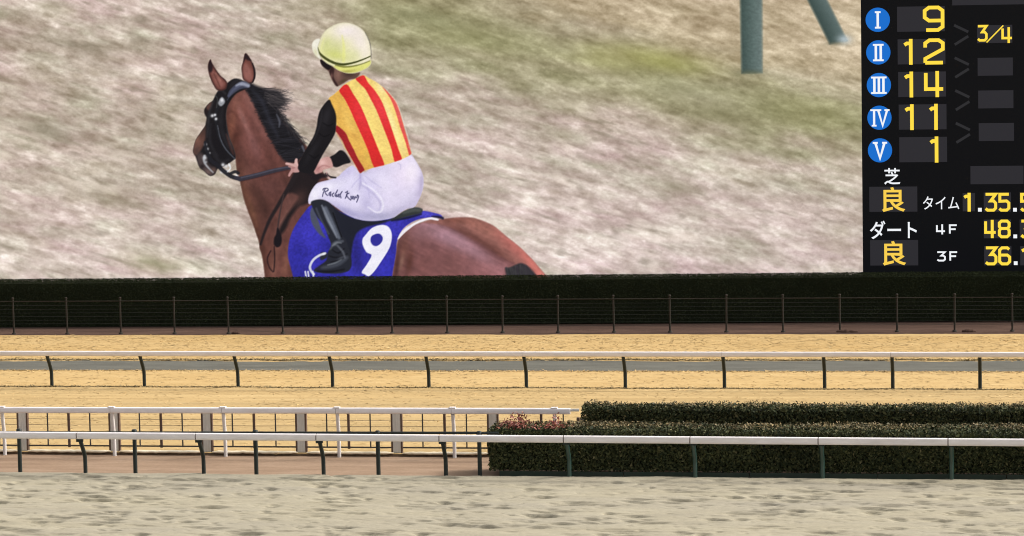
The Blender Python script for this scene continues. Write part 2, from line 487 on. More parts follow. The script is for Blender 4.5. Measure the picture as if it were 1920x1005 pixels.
sf = empty('steel_fence', (-25, 102.3, 0), 'low steel bar fence with broad grey posts behind the white rail on the path', 'fence')
GP = [-36.45, -33.29, -30.11, -26.93, -23.73, -20.51, -17.30]
post_me = box_mesh('post', -.135, .135, -.06, .06, 0, 1.36, M_GREY, .01)
flange_me = box_mesh('flange', -.026, .026, -.075, .075, .0, 1.37, M_RUST)
for x in GP:
    p = new_obj('post', post_me, sf); p.location = (x, 102.3, -.01)
    for s in (-1, 1):
        q = new_obj('flange', flange_me, p); q.location = (s * .162, 0, 0)
    q = new_obj('web', box_mesh('web', -.02, .02, -.075, -.06, 0.02, 1.34, M_RUST if False else M_GREY), p)
thin_me = box_mesh('bar', -.020, .020, -.02, .02, .17, 1.34, M_DARKBAR)
thick_me = box_mesh('bar', -.042, .042, -.03, .03, .12, 1.36, M_RUST, .006)
bars = []
for a in GP:
    if a == GP[-1]: k = 3
    for f, me in ((.27, thin_me), (.5, thick_me), (.728, thin_me)):
        bars.append((a + f * 3.2, me))
for x, me in bars:
    q = new_obj('bar', me, sf); q.location = (x, 102.3, 0)
new_obj('bar', box_mesh('bar', -14.53, -14.43, 102.25, 102.35, 0, 1.2, M_RUST, .01), sf)
new_obj('short_rail', box_mesh('short_rail', -14.42, -14.30, 102.28, 102.32, 1.10, 1.14, M_DARKBAR), sf)
for a, b in zip(GP, GP[1:] + [-14.53]):
    new_obj('bottom_rail', box_mesh('bottom_rail', a + .19, b - (.19 if b != -14.53 else 0), 102.262, 102.278, .15, .20, M_DARKBAR), sf)
    for z in (.42, .66, .88, 1.08):
        new_obj('wire', sweep('wire', [(a + .19, 102.283, z), ((a + b) / 2, 102.283, z - .012), (b - (.19 if b != -14.53 else 0), 102.283, z)], circ(.0065, 5), M_DARKBAR), sf)
child_fix(sf)

lip = empty('straw_kerb', (-25, 102.1, 0), 'low straw covered kerb rolls with a painted highlight at the foot of the steel fence', 'kerb')
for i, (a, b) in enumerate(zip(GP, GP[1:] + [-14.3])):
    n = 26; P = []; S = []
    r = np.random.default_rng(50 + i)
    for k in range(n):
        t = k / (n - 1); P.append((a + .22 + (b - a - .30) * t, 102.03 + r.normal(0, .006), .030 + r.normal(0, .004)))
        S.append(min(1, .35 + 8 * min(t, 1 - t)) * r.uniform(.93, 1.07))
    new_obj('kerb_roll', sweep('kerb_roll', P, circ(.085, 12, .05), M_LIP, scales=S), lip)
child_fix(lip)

# ------------------------------------------------------------------ hedges
def leaf_quads(C, N, size, r, spread=.8):
    n = len(C)
    D = N + r.normal(0, spread, (n, 3)); D /= np.linalg.norm(D, axis=1, keepdims=True) + 1e-9
    T = np.cross(D, r.normal(0, 1, (n, 3))); T /= np.linalg.norm(T, axis=1, keepdims=True) + 1e-9
    B = np.cross(D, T)
    s = (size * r.lognormal(0, .25, n))[:, None]
    V = np.empty((n, 4, 3), np.float32)
    V[:, 0] = C - T * s; V[:, 1] = C + B * s * .48 + D * s * .12; V[:, 2] = C + T * s; V[:, 3] = C - B * s * .48 + D * s * .12
    return V.reshape(-1, 3), np.arange(4 * n).reshape(n, 4)

def hedge(name, x0, x1, yf, depth, h, loc, label, n_face, n_top, size, mats, clear=.08, rough=.06, seed=1, z0=0.0, extra=None, twigs=0, tips=None):
    root = empty(name, loc, label, 'hedge', None)
    r = np.random.default_rng(seed)
    core, leaf, top = mats
    yf_ = yf if callable(yf) else (lambda x: yf + 0 * np.asarray(x))
    # inner mass
    n = 60; xs = np.linspace(x0 + .14, x1 - .14, n)
    V = []
    for x in xs:
        w = .12
        V += [(x, yf_(x) + w, z0 + clear), (x, yf_(x) + w, z0 + h - w), (x, yf_(x) + depth - w, z0 + h - w), (x, yf_(x) + depth - w, z0 + clear)]
    Fq = []
    for i in range(n - 1):
        for j in range(4):
            a = i * 4 + j; b = i * 4 + (j + 1) % 4
            Fq.append((a, b, b + 4, a + 4))
    Fq += [(0, 3, 2, 1), ((n - 1) * 4, (n - 1) * 4 + 1, (n - 1) * 4 + 2, (n - 1) * 4 + 3)]
    new_obj('inner_growth', mesh_py('inner_growth', V, Fq, core), root)
    # bulging surface
    def bulge(u, v):
        return .5 * (vnoise1(u + v * .37, 1.1, seed + 7) + .7 * vnoise1(v * 1.3 - u * .6, .45, seed + 8) + .5 * vnoise1(u * 1.7 + v, .23, seed + 9))
    x = r.uniform(x0, x1, n_face); z = z0 + clear + (h - clear) * r.random(n_face) ** .95
    C = np.stack([x, yf_(x) - rough * bulge(x, z) + r.exponential(.05, n_face) - .02, z], 1)
    rr = np.clip((z - z0 - h + .12) / .12, 0, 1); C[:, 1] += rr ** 2 * .1
    N = np.tile([0, -1, .35], (n_face, 1))
    ne = int(n_face * depth / max(x1 - x0, .1) * 1.1) + 40
    y = r.uniform(0, depth, ne); ze = z0 + clear + (h - clear) * r.random(ne); side = r.random(ne) < .5
    xe = np.where(side, x0, x1) + np.where(side, -1, 1) * (rough * bulge(y + 9, ze) - r.exponential(.05, ne) + .02)
    C = np.concatenate([C, np.stack([xe, yf_(xe) + y, ze], 1)]); N = np.concatenate([N, np.stack([np.where(side, -1., 1.), 0 * y, .35 + 0 * y], 1)])
    nb = n_face // 6
    x = r.uniform(x0, x1, nb); z = z0 + clear + (h - clear) * r.random(nb)
    C = np.concatenate([C, np.stack([x, yf_(x) + depth + rough * bulge(x + 50, z), z], 1)]); N = np.concatenate([N, np.tile([0, 1, .35], (nb, 1))])
    tag(new_obj('foliage', mesh_np('foliage', *leaf_quads(C, N, size, r), leaf), root), kind='stuff')
    x = r.uniform(x0, x1, n_top); y = r.uniform(0, depth, n_top)
    zt = z0 + h + rough * .6 * bulge(x, y + 20) - r.exponential(.03, n_top) + rough * .8 * (r.random(n_top) < .04)
    C = np.stack([x, yf_(x) + y, zt], 1)
    ed = np.clip(1 - np.minimum(y, depth - y) / .12, 0, 1); C[:, 2] -= ed ** 2 * .07
    tag(new_obj('top_growth', mesh_np('top_growth', *leaf_quads(C, np.tile([0, -.15, 1.], (n_top, 1)), size, r), top), root), kind='stuff')
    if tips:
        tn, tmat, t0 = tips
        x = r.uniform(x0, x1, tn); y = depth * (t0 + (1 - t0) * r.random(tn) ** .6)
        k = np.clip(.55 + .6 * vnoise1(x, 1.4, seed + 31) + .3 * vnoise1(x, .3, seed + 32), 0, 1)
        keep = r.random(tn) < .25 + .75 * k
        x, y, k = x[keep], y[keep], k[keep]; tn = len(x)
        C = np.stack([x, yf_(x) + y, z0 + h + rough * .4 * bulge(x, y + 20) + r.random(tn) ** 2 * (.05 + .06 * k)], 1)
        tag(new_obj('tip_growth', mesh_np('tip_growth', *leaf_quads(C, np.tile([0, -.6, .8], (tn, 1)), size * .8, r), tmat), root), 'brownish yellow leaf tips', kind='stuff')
    if extra:
        ex0, ex1, ne, mat, zz = extra
        x = np.where(r.random(ne) < .62, r.normal(ex0 + .62, .28, ne), np.where(r.random(ne) < .6, r.normal(ex0 + 1.85, .2, ne), r.uniform(ex0, ex1, ne))); x = np.clip(x, ex0, ex1)
        k = np.clip(np.maximum(np.exp(-((x - ex0 - .62) / .3) ** 2), .6 * np.exp(-((x - ex0 - 1.85) / .22) ** 2)) + .15 + .25 * vnoise1(x, .2, 3), .1, 1)
        C = np.stack([x, yf_(x) + r.uniform(.1, depth, ne), z0 + h + .02 + r.random(ne) ** 1.6 * zz * k], 1)
        tag(new_obj('shoots', mesh_np('shoots', *leaf_quads(C, np.tile([0, -.5, .8], (ne, 1)), size, r), mat), root), 'red young shoots', kind='stuff')
    for k in range(twigs):
        tx = x0 + .2 + (x1 - x0 - .4) * (k + r.uniform(.2, .8)) / twigs; ty = yf_(tx) + r.uniform(.12, depth - .1)
        new_obj('stem', sweep('stem', [(tx, ty, z0 - .05), (tx + r.normal(0, .03), ty, z0 + .3), (tx + r.normal(0, .06), ty + r.normal(0, .04), z0 + h * .75)], circ(.022, 6), M_TWIG, up=(1, 0, 0), scales=[1.2, 1, .6]), root)
    child_fix(root)
    return root

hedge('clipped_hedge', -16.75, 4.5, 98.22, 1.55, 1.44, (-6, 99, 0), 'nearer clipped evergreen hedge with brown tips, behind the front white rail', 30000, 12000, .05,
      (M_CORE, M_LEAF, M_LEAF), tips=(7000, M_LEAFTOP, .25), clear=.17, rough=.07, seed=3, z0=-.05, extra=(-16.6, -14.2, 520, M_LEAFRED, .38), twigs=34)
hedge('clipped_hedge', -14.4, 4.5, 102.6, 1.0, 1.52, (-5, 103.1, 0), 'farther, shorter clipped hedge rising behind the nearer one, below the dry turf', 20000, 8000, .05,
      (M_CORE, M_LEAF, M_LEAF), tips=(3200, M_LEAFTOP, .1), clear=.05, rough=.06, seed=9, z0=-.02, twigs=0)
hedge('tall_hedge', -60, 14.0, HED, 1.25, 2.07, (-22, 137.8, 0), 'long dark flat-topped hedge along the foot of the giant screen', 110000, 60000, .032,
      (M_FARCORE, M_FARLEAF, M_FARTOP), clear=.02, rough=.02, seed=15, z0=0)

kb = empty('kerb_board', (-6, 98.1, 0), 'low dark green board along the foot of the nearer hedge', 'board')
for a in np.arange(-16.42, 4.4, 3.94):
    new_obj('board', box_mesh('board', a + .01, min(a + 3.93, 4.5), 98.06, 98.10, -.08, .115, M_BOARD, .005), kb)
child_fix(kb)

# ------------------------------------------------------------------ wire fence before the tall hedge
wf = empty('wire_fence', (-22, 135, 0), 'brown wire fence with round-capped posts in front of the long dark hedge', 'fence')
fpost = sweep('post', [(0, 0, -.05), (0, 0, 1.53)], circ(.042, 8), M_FENCE, up=(1, 0, 0))
fcap = sweep('cap', [(0, 0, 1.525), (0, 0, 1.54), (0, 0, 1.575), (0, 0, 1.605), (0, 0, 1.62)], circ(.062, 8), M_FENCE, up=(1, 0, 0), scales=[.5, .9, 1, .75, .2])
shadow_foot = sweep('foot', [(0, 0, -.02), (0, 0, .035), (0, 0, .06)], circ(.10, 9), M_FENCE, up=(1, 0, 0), scales=[1, .95, .5])  # dark disc standing for the shadow at each post's base
px = -43.97 - 2.407 * 4
fx = []
while px < 6:
    fx.append(px); px += 2.407
for i, x in enumerate(fx):
    r = np.random.default_rng(i)
    p = new_obj('post', fpost, wf); p.location = (x, float(FEN(x)), 0); p.rotation_euler = (0, r.normal(0, .006), 0)
    c = new_obj('cap', fcap, p); f = new_obj('foot', shadow_foot, p)
def along(z, sag, x0, x1, n=31):
    return [(x, float(FEN(x)) - .05, z) for x in np.linspace(x0, x1, n)]
new_obj('top_rail', sweep('top_rail', along(1.44, 0, fx[0], fx[-1]), circ(.022, 6), M_FENCE), wf)
for z in (.30, .45, .61, .77, .93, 1.09, 1.26):
    new_obj('wire', sweep('wire', along(z, 0, fx[0], fx[-1]), circ(.0065, 5), M_WIRE), wf)
child_fix(wf)
for i, (x, w) in enumerate(((-7.55, .95), (-2.45, .6), (-34.0, .4))):
    r = np.random.default_rng(90 + i); n = 16; P = []; S = []
    for k in range(n):
        t = k / (n - 1); P.append((x + w * (t - .5), float(FEN(x)) - .12, .02)); S.append((math.sin(math.pi * t) ** .5 + .05) * r.uniform(.75, 1.2))
    tag(new_obj('earth_clod', sweep('earth_clod', P, circ(.13, 8, .09), M_FARDIRT, scales=S)),
        ['long low heap of dark earth at a fence post, below the results panel', 'flat dark clod of earth by the fence at the right edge', 'small dark clod of earth by the fence, left of the horse picture'][i], 'earth')

# ------------------------------------------------------------------ giant screen
SY = 143.5
H3 = np.array([[2.44572241e-02, -7.41241811e-05, -4.70872072e+01],
               [-2.32593443e-05, -2.49339097e-02, 1.44994074e+01],
               [2.72690567e-05, -1.75393284e-05, 1.0]])           # picture units -> metres on the screen (X, Z)
HI = np.linalg.inv(H3)
def S(x, y):
    v = H3 @ np.array([x, y, 1.0]); return v[0] / v[2], v[1] / v[2]
SX0, SXM, SX1, SZ0, SZ1 = -49.6, -7.295, 14.0, 1.15, 16.2  # unseen right end added so the screen's shadow covers the hedge

scr = empty('video_screen', (-18, SY + .6, 0), 'giant outdoor video screen showing a jockey on a bay horse beside a black results board', 'screen')
new_obj('cabinet', box_mesh('cabinet', SX0 - .3, SX1 + .3, SY + .02, SY + 1.4, SZ0 - .3, SZ1 + .3, M_CASE, .03), scr)
for x in np.arange(-46, 13, 7.2):
    new_obj('leg', box_mesh('leg', x - .35, x + .35, SY + .3, SY + 1.1, -.3, SZ0 - .31, M_CASE, .02), scr)

# ---- the picture being shown, composed in numpy
OX, OY, CW, CH = -100, -80, 1745, 640
YY, XX = np.mgrid[0:CH, 0:CW].astype(np.float32); XX += OX; YY += OY
IMG = np.zeros((CH, CW, 3), np.float32)
LAB = np.zeros((CH, CW), np.uint8)
PARTS = {}
def lab(name):
    return PARTS.setdefault(name, len(PARTS) + 1)

def vn2(pu, pv, ang, seed):
    a = math.radians(ang); ca, sa = math.cos(a), math.sin(a)
    u = (XX * ca + YY * sa) / pu + 200; v = (-XX * sa + YY * ca) / pv + 900
    r = np.random.default_rng(seed).random((512, 512)).astype(np.float32)
    i = np.floor(u).astype(np.int32); j = np.floor(v).astype(np.int32); f = u - i; h = v - j
    f = f * f * (3 - 2 * f); h = h * h * (3 - 2 * h); i %= 512; j %= 512; i1 = (i + 1) % 512; j1 = (j + 1) % 512
    return ((r[j, i] * (1 - f) + r[j, i1] * f) * (1 - h) + (r[j1, i] * (1 - f) + r[j1, i1] * f) * h) * 2 - 1

def cr(pts, closed=True, k=6):
    p = np.asarray(pts, np.float32); n = len(p); out = []
    rngi = range(n) if closed else range(n - 1)
    for i in rngi:
        if closed: a, b, c, d = p[(i - 1) % n], p[i], p[(i + 1) % n], p[(i + 2) % n]
        else: a, b, c, d = p[max(i - 1, 0)], p[i], p[i + 1], p[min(i + 2, n - 1)]
        for s in range(k):
            t = s / k
            out.append(.5 * (2 * b + (c - a) * t + (2 * a - 5 * b + 4 * c - d) * t * t + (-a + 3 * b - 3 * c + d) * t ** 3))
    if not closed: out.append(p[-1])
    return np.array(out)

def z(ox, oy, k, pts):
    return [(ox + a / k, oy + b / k) for a, b in pts]
Z1 = lambda *p: z(340, 80, 3.864, p)
Z2 = lambda *p: z(540, 20, 3.864, p)
Z3 = lambda *p: z(520, 260, 3.59, p)
Z4 = lambda *p: z(420, 280, 4.018, p)
Z5 = lambda *p: z(700, 380, 5.647, p)
Z6 = lambda *p: z(350, 90, 4.02, p)
Z7 = lambda *p: z(590, 330, 16.75, p)

def win(P, pad):
    x0 = max(int(P[:, 0].min() - pad - OX), 0); x1 = min(int(P[:, 0].max() + pad - OX) + 2, CW)
    y0 = max(int(P[:, 1].min() - pad - OY), 0); y1 = min(int(P[:, 1].max() + pad - OY) + 2, CH)
    return slice(y0, y1), slice(x0, x1)

def shape(pts, smooth=True, soft=1.2, k=4):
    P = cr(pts, True, k) if smooth else np.asarray(pts, np.float32)
    w = win(P, 4 + soft); x = XX[w]; y = YY[w]
    d2 = np.full(x.shape, 1e9, np.float32); ins = np.zeros(x.shape, bool)
    Q = np.roll(P, -1, 0)
    for (ax, ay), (bx, by) in zip(P, Q):
        ex, ey = bx - ax, by - ay; L = ex * ex + ey * ey
        if L < 1e-9: continue
        t = np.clip(((x - ax) * ex + (y - ay) * ey) / L, 0, 1)
        d2 = np.minimum(d2, (x - ax - t * ex) ** 2 + (y - ay - t * ey) ** 2)
        if ay != by:
            c = ((ay > y) != (by > y)) & (x < ex * (y - ay) / ey + ax)
            ins ^= c
    sd = np.sqrt(d2) * np.where(ins, -1, 1)
    M = np.zeros((CH, CW), np.float32)
    M[w] = np.clip(.5 - sd / (2 * soft), 0, 1)
    D = np.zeros((CH, CW), np.float32); D[w] = np.maximum(-sd, 0)
    return M, D

def comp(M, color, a=1.0):
    c = np.asarray(color, np.float32)
    if c.ndim == 1: c = c[None, None, :]
    m = (M * a)[..., None]
    IMG[:] = IMG * (1 - m) + c * m

def fill(pts, color, label=None, soft=1.2, smooth=True, a=1.0, clip=None):
    M, D = shape(pts, smooth, soft)
    if clip is not None: M = M * clip
    comp(M, color, a)
    if label: LAB[M > .5] = lab(label)
    return M, D

def blob(cx, cy, rx, ry, rot, color, a, clip=None):
    pad = 2.6 * max(rx, ry)
    w = win(np.array([[cx - pad, cy - pad], [cx + pad, cy + pad]]), 0)
    dx = XX[w] - cx; dy = YY[w] - cy; r = math.radians(rot); c, s = math.cos(r), math.sin(r)
    q = ((dx * c + dy * s) / rx) ** 2 + ((-dx * s + dy * c) / ry) ** 2
    m = a * np.exp(-q)
    if clip is not None: m = m * clip[w]
    IMG[w] = IMG[w] * (1 - m[..., None]) + np.asarray(color, np.float32) * m[..., None]

def stroke(pts, wd, color, a=1.0, soft=.8, label=None, clip=None, k=4, smooth=True):
    P = cr(pts, False, k) if smooth else np.asarray(pts, np.float32)
    n = len(P)
    W = np.interp(np.linspace(0, 1, n), np.linspace(0, 1, len(np.atleast_1d(wd))), np.atleast_1d(wd)) / 2
    w = win(P, W.max() + soft + 2); x = XX[w]; y = YY[w]
    if x.size == 0: return
    best = np.full(x.shape, 1e9, np.float32)
    for i in range(n - 1):
        ax, ay = P[i]; ex, ey = P[i + 1] - P[i]; L = ex * ex + ey * ey + 1e-9
        t = np.clip(((x - ax) * ex + (y - ay) * ey) / L, 0, 1)
        d = np.sqrt((x - ax - t * ex) ** 2 + (y - ay - t * ey) ** 2) - (W[i] * (1 - t) + W[i + 1] * t)
        best = np.minimum(best, d)
    m = np.clip(.5 - best / (2 * soft), 0, 1)
    if clip is not None: m = m * clip[w]
    if label: LAB[w][m > .5] = lab(label)
    m = (m * a)[..., None]
    IMG[w] = IMG[w] * (1 - m) + np.asarray(color, np.float32) * m

def tone(clip, amt, n):
    """multiply brightness inside a mask by 1 + amt*n"""
    m = clip[..., None]
    IMG[:] = IMG * (1 - m) + IMG * (1 + amt * n[..., None]) * m

# -- the blurred hillside of pale grass
n1 = vn2(150, 34, 13, 1); n2 = vn2(58, 16, 13, 2); n3 = vn2(23, 8, 17, 3); n4 = vn2(9, 3.8, 18, 4); n5 = vn2(4, 2, 15, 5)
n6 = vn2(90, 26, 8, 6); n7 = vn2(34, 9, 12, 7); n8 = vn2(20, 5, 18, 8)
C = lambda *v: np.array(v, np.float32)
f = .30 * n1 + .55 * n2 + .50 * n3 + .30 * n4 + .22 * n8 + .14 * n5 + .10 * vn2(2.2, 2.2, 0, 44) + .22 * vn2(13, 7, 8, 45) + .12 * vn2(6, 4, 5, 46)
f = f + .25 * np.maximum(f, 0) ** 2
base = C(198, 181, 169) + f[..., None] * C(33, 34, 35)
pink = (n6 * .7 + n7 * .4)[..., None]
base += pink * C(6, -3, 5)
ol = np.clip(-.2 + .8 * n7 + .7 * vn2(110, 40, 10, 12), 0, 1)[..., None]
base = base * (1 - .42 * ol) + .42 * ol * (C(158, 150, 122) + f[..., None] * C(22, 22, 22))
dk = np.clip(-.42 + .85 * vn2(22, 6, 17, 14) + .5 * vn2(60, 20, 8, 15), 0, 1)[..., None]
base = base * (1 - .7 * dk) + .7 * dk * C(132, 120, 104)
lt = np.clip(-.36 + .85 * vn2(24, 7, 18, 24) + .6 * vn2(90, 22, 12, 25), 0, 1)[..., None]
base = base * (1 - .65 * lt) + .65 * lt * C(238, 222, 208)
base += np.clip((YY - 260) / 260, 0, 1)[..., None] * C(15, 15, 19)
left = np.clip((600 - XX) / 700, 0, 1)[..., None]
base += left * C(-1, -1, -4)
tt = YY - (30 + (XX - 700) * .215) + 22 * n6 + 10 * n2
gx = np.clip((XX - 470) / 260, 0, 1)
gw = np.exp(-(np.where(tt > 0, tt / 88, tt / 58)) ** 2) * gx
yw = np.clip((-tt - 25) / 60, 0, 1) * np.clip((XX - 820) / 220, 0, 1)
ow = np.clip((-tt - 5) / 40, 0, 1) * gx * (1 - np.clip((XX - 850) / 220, 0, 1))
low = f[..., None]
yel = C(192, 174, 142) + low * C(34, 34, 34)
grn = C(152, 149, 108) + low * C(30, 30, 28)
oli = C(164, 155, 120) + low * C(30, 30, 28)
for wgt, colr, k in ((yw, yel, .85), (ow, oli, .85), (gw, grn, .8)):
    m = (wgt * k)[..., None]; base = base * (1 - m) + colr * m
IMG[:] = base
for (cx, cy, rx, ry, col, a) in ((1240, 112, 105, 24, (150, 150, 72), .55), (1130, 110, 60, 22, (150, 146, 85), .4), (880, 70, 110, 30, (140, 140, 92), .35),
                                 (1520, 215, 90, 34, (138, 140, 88), .4), (1360, 215, 50, 16, (118, 112, 80), .5), (1300, 175, 110, 22, (160, 156, 128), .35),
                                 (90, 245, 55, 18, (118, 116, 92), .4), (220, 375, 60, 20, (120, 118, 84), .4), (290, 495, 70, 22, (140, 142, 96), .45),
                                 (160, 90, 60, 12, (120, 112, 92), .3), (780, 28, 80, 16, (128, 130, 92), .35), (1270, 350, 50, 14, (130, 130, 98), .35)):
    blob(cx, cy, rx, ry, 10, C(*col), a)
# green posts far behind
M, D = fill([(1387, -90), (1428, -90), (1429, 136), (1391, 137)], C(96, 112, 106), 'far_post_image_a', soft=3, smooth=False)
sh = np.clip((XX - 1385) / 44, 0, 1)
comp(M, (C(50, 68, 64)[None, None] * (1 - sh[..., None]) + C(112, 128, 125)[None, None] * sh[..., None]), .85)
tone(M, .05, n5)
blob(1408, 136, 24, 5, 0, C(88, 92, 66), .5)
M, D = fill([(1470, -90), (1505, -90), (1588, 76), (1556, 82)], C(86, 104, 100), 'far_post_image_b', soft=3, smooth=False)
q = np.clip(((XX - 1512) - (YY) * .53) / 34, 0, 1)
comp(M, (C(50, 66, 62)[None, None] * (1 - q[..., None]) + C(94, 110, 108)[None, None] * q[..., None]), .85)
blob(1583, 74, 13, 9, 0, C(196, 208, 214), .8); blob(1566, 82, 18, 4, 0, C(90, 90, 70), .5)

# -- horse: far croup, near haunch, tail
HQ = Z5((690, 178), (780, 168), (880, 158), (980, 156), (1060, 163), (1130, 183), (1200, 210), (1280, 250), (1350, 308), (1420, 368), (1500, 430), (1570, 490), (1620, 540), (1680, 600), (1750, 680), (1830, 770), (1900, 860), (1950, 1000), (150, 1000), (195, 770), (210, 680), (230, 580), (245, 470), (265, 390), (320, 330), (400, 260), (520, 208), (600, 182))
Mh, Dh = fill(HQ, C(146, 98, 91), 'horse_image', soft=1.6)
for (x, y, rx, ry, rot, col, a) in ((905, 425, 60, 16, 28, (158, 104, 92), .8), (960, 458, 42, 14, 45, (186, 108, 100), .8), (995, 490, 34, 9, 50, (214, 122, 112), .9), (935, 470, 40, 9, 38, (120, 76, 68), .5),
                                    (850, 413, 30, 6, 5, (128, 78, 66), .7), (1008, 510, 26, 6, 52, (220, 128, 118), .8)):
    blob(x, y, rx, ry, rot, C(*col), a, Mh)
NH = Z5((500, 215), (600, 222), (700, 234), (800, 258), (880, 290), (960, 335), (1080, 402), (1200, 472), (1330, 560), (1420, 610), (1500, 650), (1400, 700), (1408, 770), (1400, 1000), (100, 1000), (195, 770), (210, 680), (230, 580), (245, 470), (265, 390), (320, 330), (400, 260))
Mn, Dn = shape(NH, True, 2.2); Mn = Mn * Mh
comp(Mn, C(124, 82, 82))
for (x, y, rx, ry, rot, col, a) in ((835, 440, 62, 17, 24, (172, 132, 146), .9), (880, 466, 60, 13, 33, (168, 126, 136), .85), (790, 436, 40, 14, -10, (150, 108, 112), .6), (790, 500, 26, 30, 0, (124, 80, 76), .6),
                                    (756, 470, 12, 40, 8, (104, 66, 56), .7), (768, 492, 7, 26, 8, (88, 52, 44), .75), (752, 492, 5, 16, 14, (150, 112, 98), .7), (744, 500, 5, 45, 6, (66, 40, 38), .7), (850, 500, 34, 26, 0, (128, 84, 80), .55),
                                    (900, 506, 40, 18, 15, (158, 106, 108), .6), (934, 508, 14, 18, 10, (176, 120, 124), .6), (985, 497, 26, 7, 40, (130, 84, 80), .3), (862, 516, 12, 10, 0, (150, 98, 96), .35)):
    blob(x, y, rx, ry, rot, C(*col), a, Mn)
Me, De = shape(NH, True, 1.0)
stroke(Z5((700, 236), (880, 292), (1080, 405), (1330, 565), (1480, 645)), [3, 9, 11, 9, 4], C(96, 58, 56), .4, 4, clip=Mh)
stroke(Z5((760, 205), (900, 270), (1090, 372), (1340, 540)), [4, 9, 12, 8], C(98, 60, 54), .55, 5, clip=Mh)
TL = Z5((1395, 690), (1440, 688), (1500, 660), (1560, 640), (1620, 660), (1680, 715), (1730, 775), (1800, 900), (1830, 1000), (1420, 1000), (1405, 770))
Mt, Dt = fill(TL, C(54, 50, 56), 'tail_image', soft=2)
for k in range(26):
    x0 = 948 + rng.uniform(0, 40); stroke([(x0, 494 + rng.uniform(0, 8)), (x0 + rng.uniform(0, 6), 510), (x0 + rng.uniform(4, 14), 540)], 1.6, C(*([rng.uniform(34, 84)] * 3)), .5, 1, clip=Mt)

# -- horse: neck, shoulder, chest
NECK = Z1((420, 345), (360, 395), (338, 445), (324, 510), (328, 600), (350, 690), (378, 760), (392, 830), (400, 900), (412, 975)) + \
       Z4((110, 190), (125, 255), (150, 370), (180, 460), (215, 550), (245, 640), (266, 706), (269, 745), (284, 790), (297, 860), (304, 920), (308, 965), (300, 1110), (900, 1110), (900, 400), (760, 200), (690, 60)) + \
       Z1((880, 720), (800, 640), (720, 540), (660, 460), (600, 400), (520, 340), (470, 325))
Mk, Dk = fill(NECK, C(100, 62, 56), 'horse_image', soft=1.5)
for (x, y, rx, ry, rot, col, a) in ((448, 200, 20, 34, -10, (128, 80, 70), .8), (470, 250, 26, 60, -18, (122, 76, 70), .7), (432, 240, 10, 30, 8, (118, 70, 54), .7), (446, 252, 10, 22, 10, (82, 48, 40), .55), (470, 190, 7, 30, -32, (146, 100, 92), .5), (492, 250, 5, 40, -30, (140, 92, 88), .35),
                                    (500, 300, 26, 40, -20, (100, 60, 54), .6), (455, 350, 14, 50, -12, (104, 66, 48), .6), (485, 380, 20, 60, -18, (84, 54, 46), .7), (510, 350, 26, 22, 0, (96, 62, 58), .6),
                                    (545, 375, 16, 30, 30, (112, 76, 70), .6), (520, 440, 12, 50, 15, (100, 66, 58), .5), (500, 490, 14, 40, 0, (104, 66, 56), .6), (535, 500, 8, 34, 10, (132, 88, 72), .6), (512, 505, 8, 24, 0, (128, 88, 74), .5),
                                    (555, 340, 26, 18, -20, (64, 42, 38), .6), (474, 430, 10, 40, -22, (92, 58, 40), .6), (430, 290, 8, 34, 10, (98, 58, 44), .6)):
    blob(x, y, rx, ry, rot, C(*col), a, Mk)
for (x, y, rx, ry, rot, col, a) in ((458, 228, 5, 38, -22, (158, 112, 106), .55), (478, 276, 10, 26, -20, (132, 88, 86), .6), (447, 300, 7, 30, -4, (70, 42, 36), .5), (466, 330, 14, 18, 0, (112, 74, 68), .5), (500, 400, 9, 34, -20, (66, 42, 38), .6), (472, 395, 7, 34, -20, (116, 78, 58), .55),
                                    (530, 415, 6, 30, 25, (128, 88, 80), .6), (492, 460, 6, 26, -10, (74, 46, 40), .5), (520, 470, 6, 30, 8, (126, 84, 72), .5), (443, 190, 9, 12, 0, (142, 92, 80), .6), (436, 226, 6, 22, 6, (136, 86, 70), .5), (440, 262, 5, 16, 20, (70, 40, 34), .7), (505, 320, 12, 14, 0, (72, 46, 42), .5)):
    blob(x, y, rx, ry, rot, C(*col), a, Mk)
tone(Mk, .05, vn2(9, 26, -22, 71)); tone(Mk, .05, vn2(4, 6, -18, 72)); tone(Mh, .06, vn2(18, 4, 25, 73))
dd = np.clip(1 - Dk / 7, 0, 1) * Mk
comp(dd, C(72, 46, 36), .35)
stroke(Z1((450, 380), (500, 470), (560, 580), (620, 690)), [6, 10, 10, 5], C(144, 96, 90), .32, 4, clip=Mk)
for v in (Z1((345, 600), (390, 640), (410, 720), (395, 800)), Z1((330, 520), (370, 500), (420, 560))):
    stroke(v, [2, 5, 3], C(78, 44, 38), .4, 2.5, clip=Mk)

# -- withers shadow and straps on the shoulder
fill(Z4((520, 200), (560, 150), (640, 150), (715, 170), (715, 240), (660, 330), (640, 400), (600, 420), (560, 440), (500, 520), (470, 590), (430, 640), (418, 600), (470, 500), (520, 430), (560, 360), (520, 330), (480, 320)), C(30, 25, 27), 'mane_image', soft=3, a=.93)
blob(560, 372, 12, 18, 35, C(92, 62, 56), .55)
stroke(Z4((545, 185), (480, 300), (415, 410), (345, 530), (300, 640), (276, 715)), [9, 8, 7, 6, 5, 4], C(36, 30, 32), .95, 1.6, 'bridle_image')
stroke(Z4((450, 340), (425, 460), (408, 570), (402, 660)), [2, 3, 3, 3], C(64, 50, 50), .9, 1, 'bridle_image')
fill(Z4((402, 590), (425, 625), (436, 680), (425, 725), (398, 738), (376, 715), (378, 670), (392, 640)), C(26, 22, 26), 'bridle_image', soft=1.4)
stroke(Z4((378, 735), (382, 830), (375, 920)), 2.4, C(40, 26, 28), .85, 1, clip=Mk)
stroke(Z4((352, 765), (326, 825), (342, 890), (368, 922)), 2.6, C(46, 28, 30), .85, 1, clip=Mk)

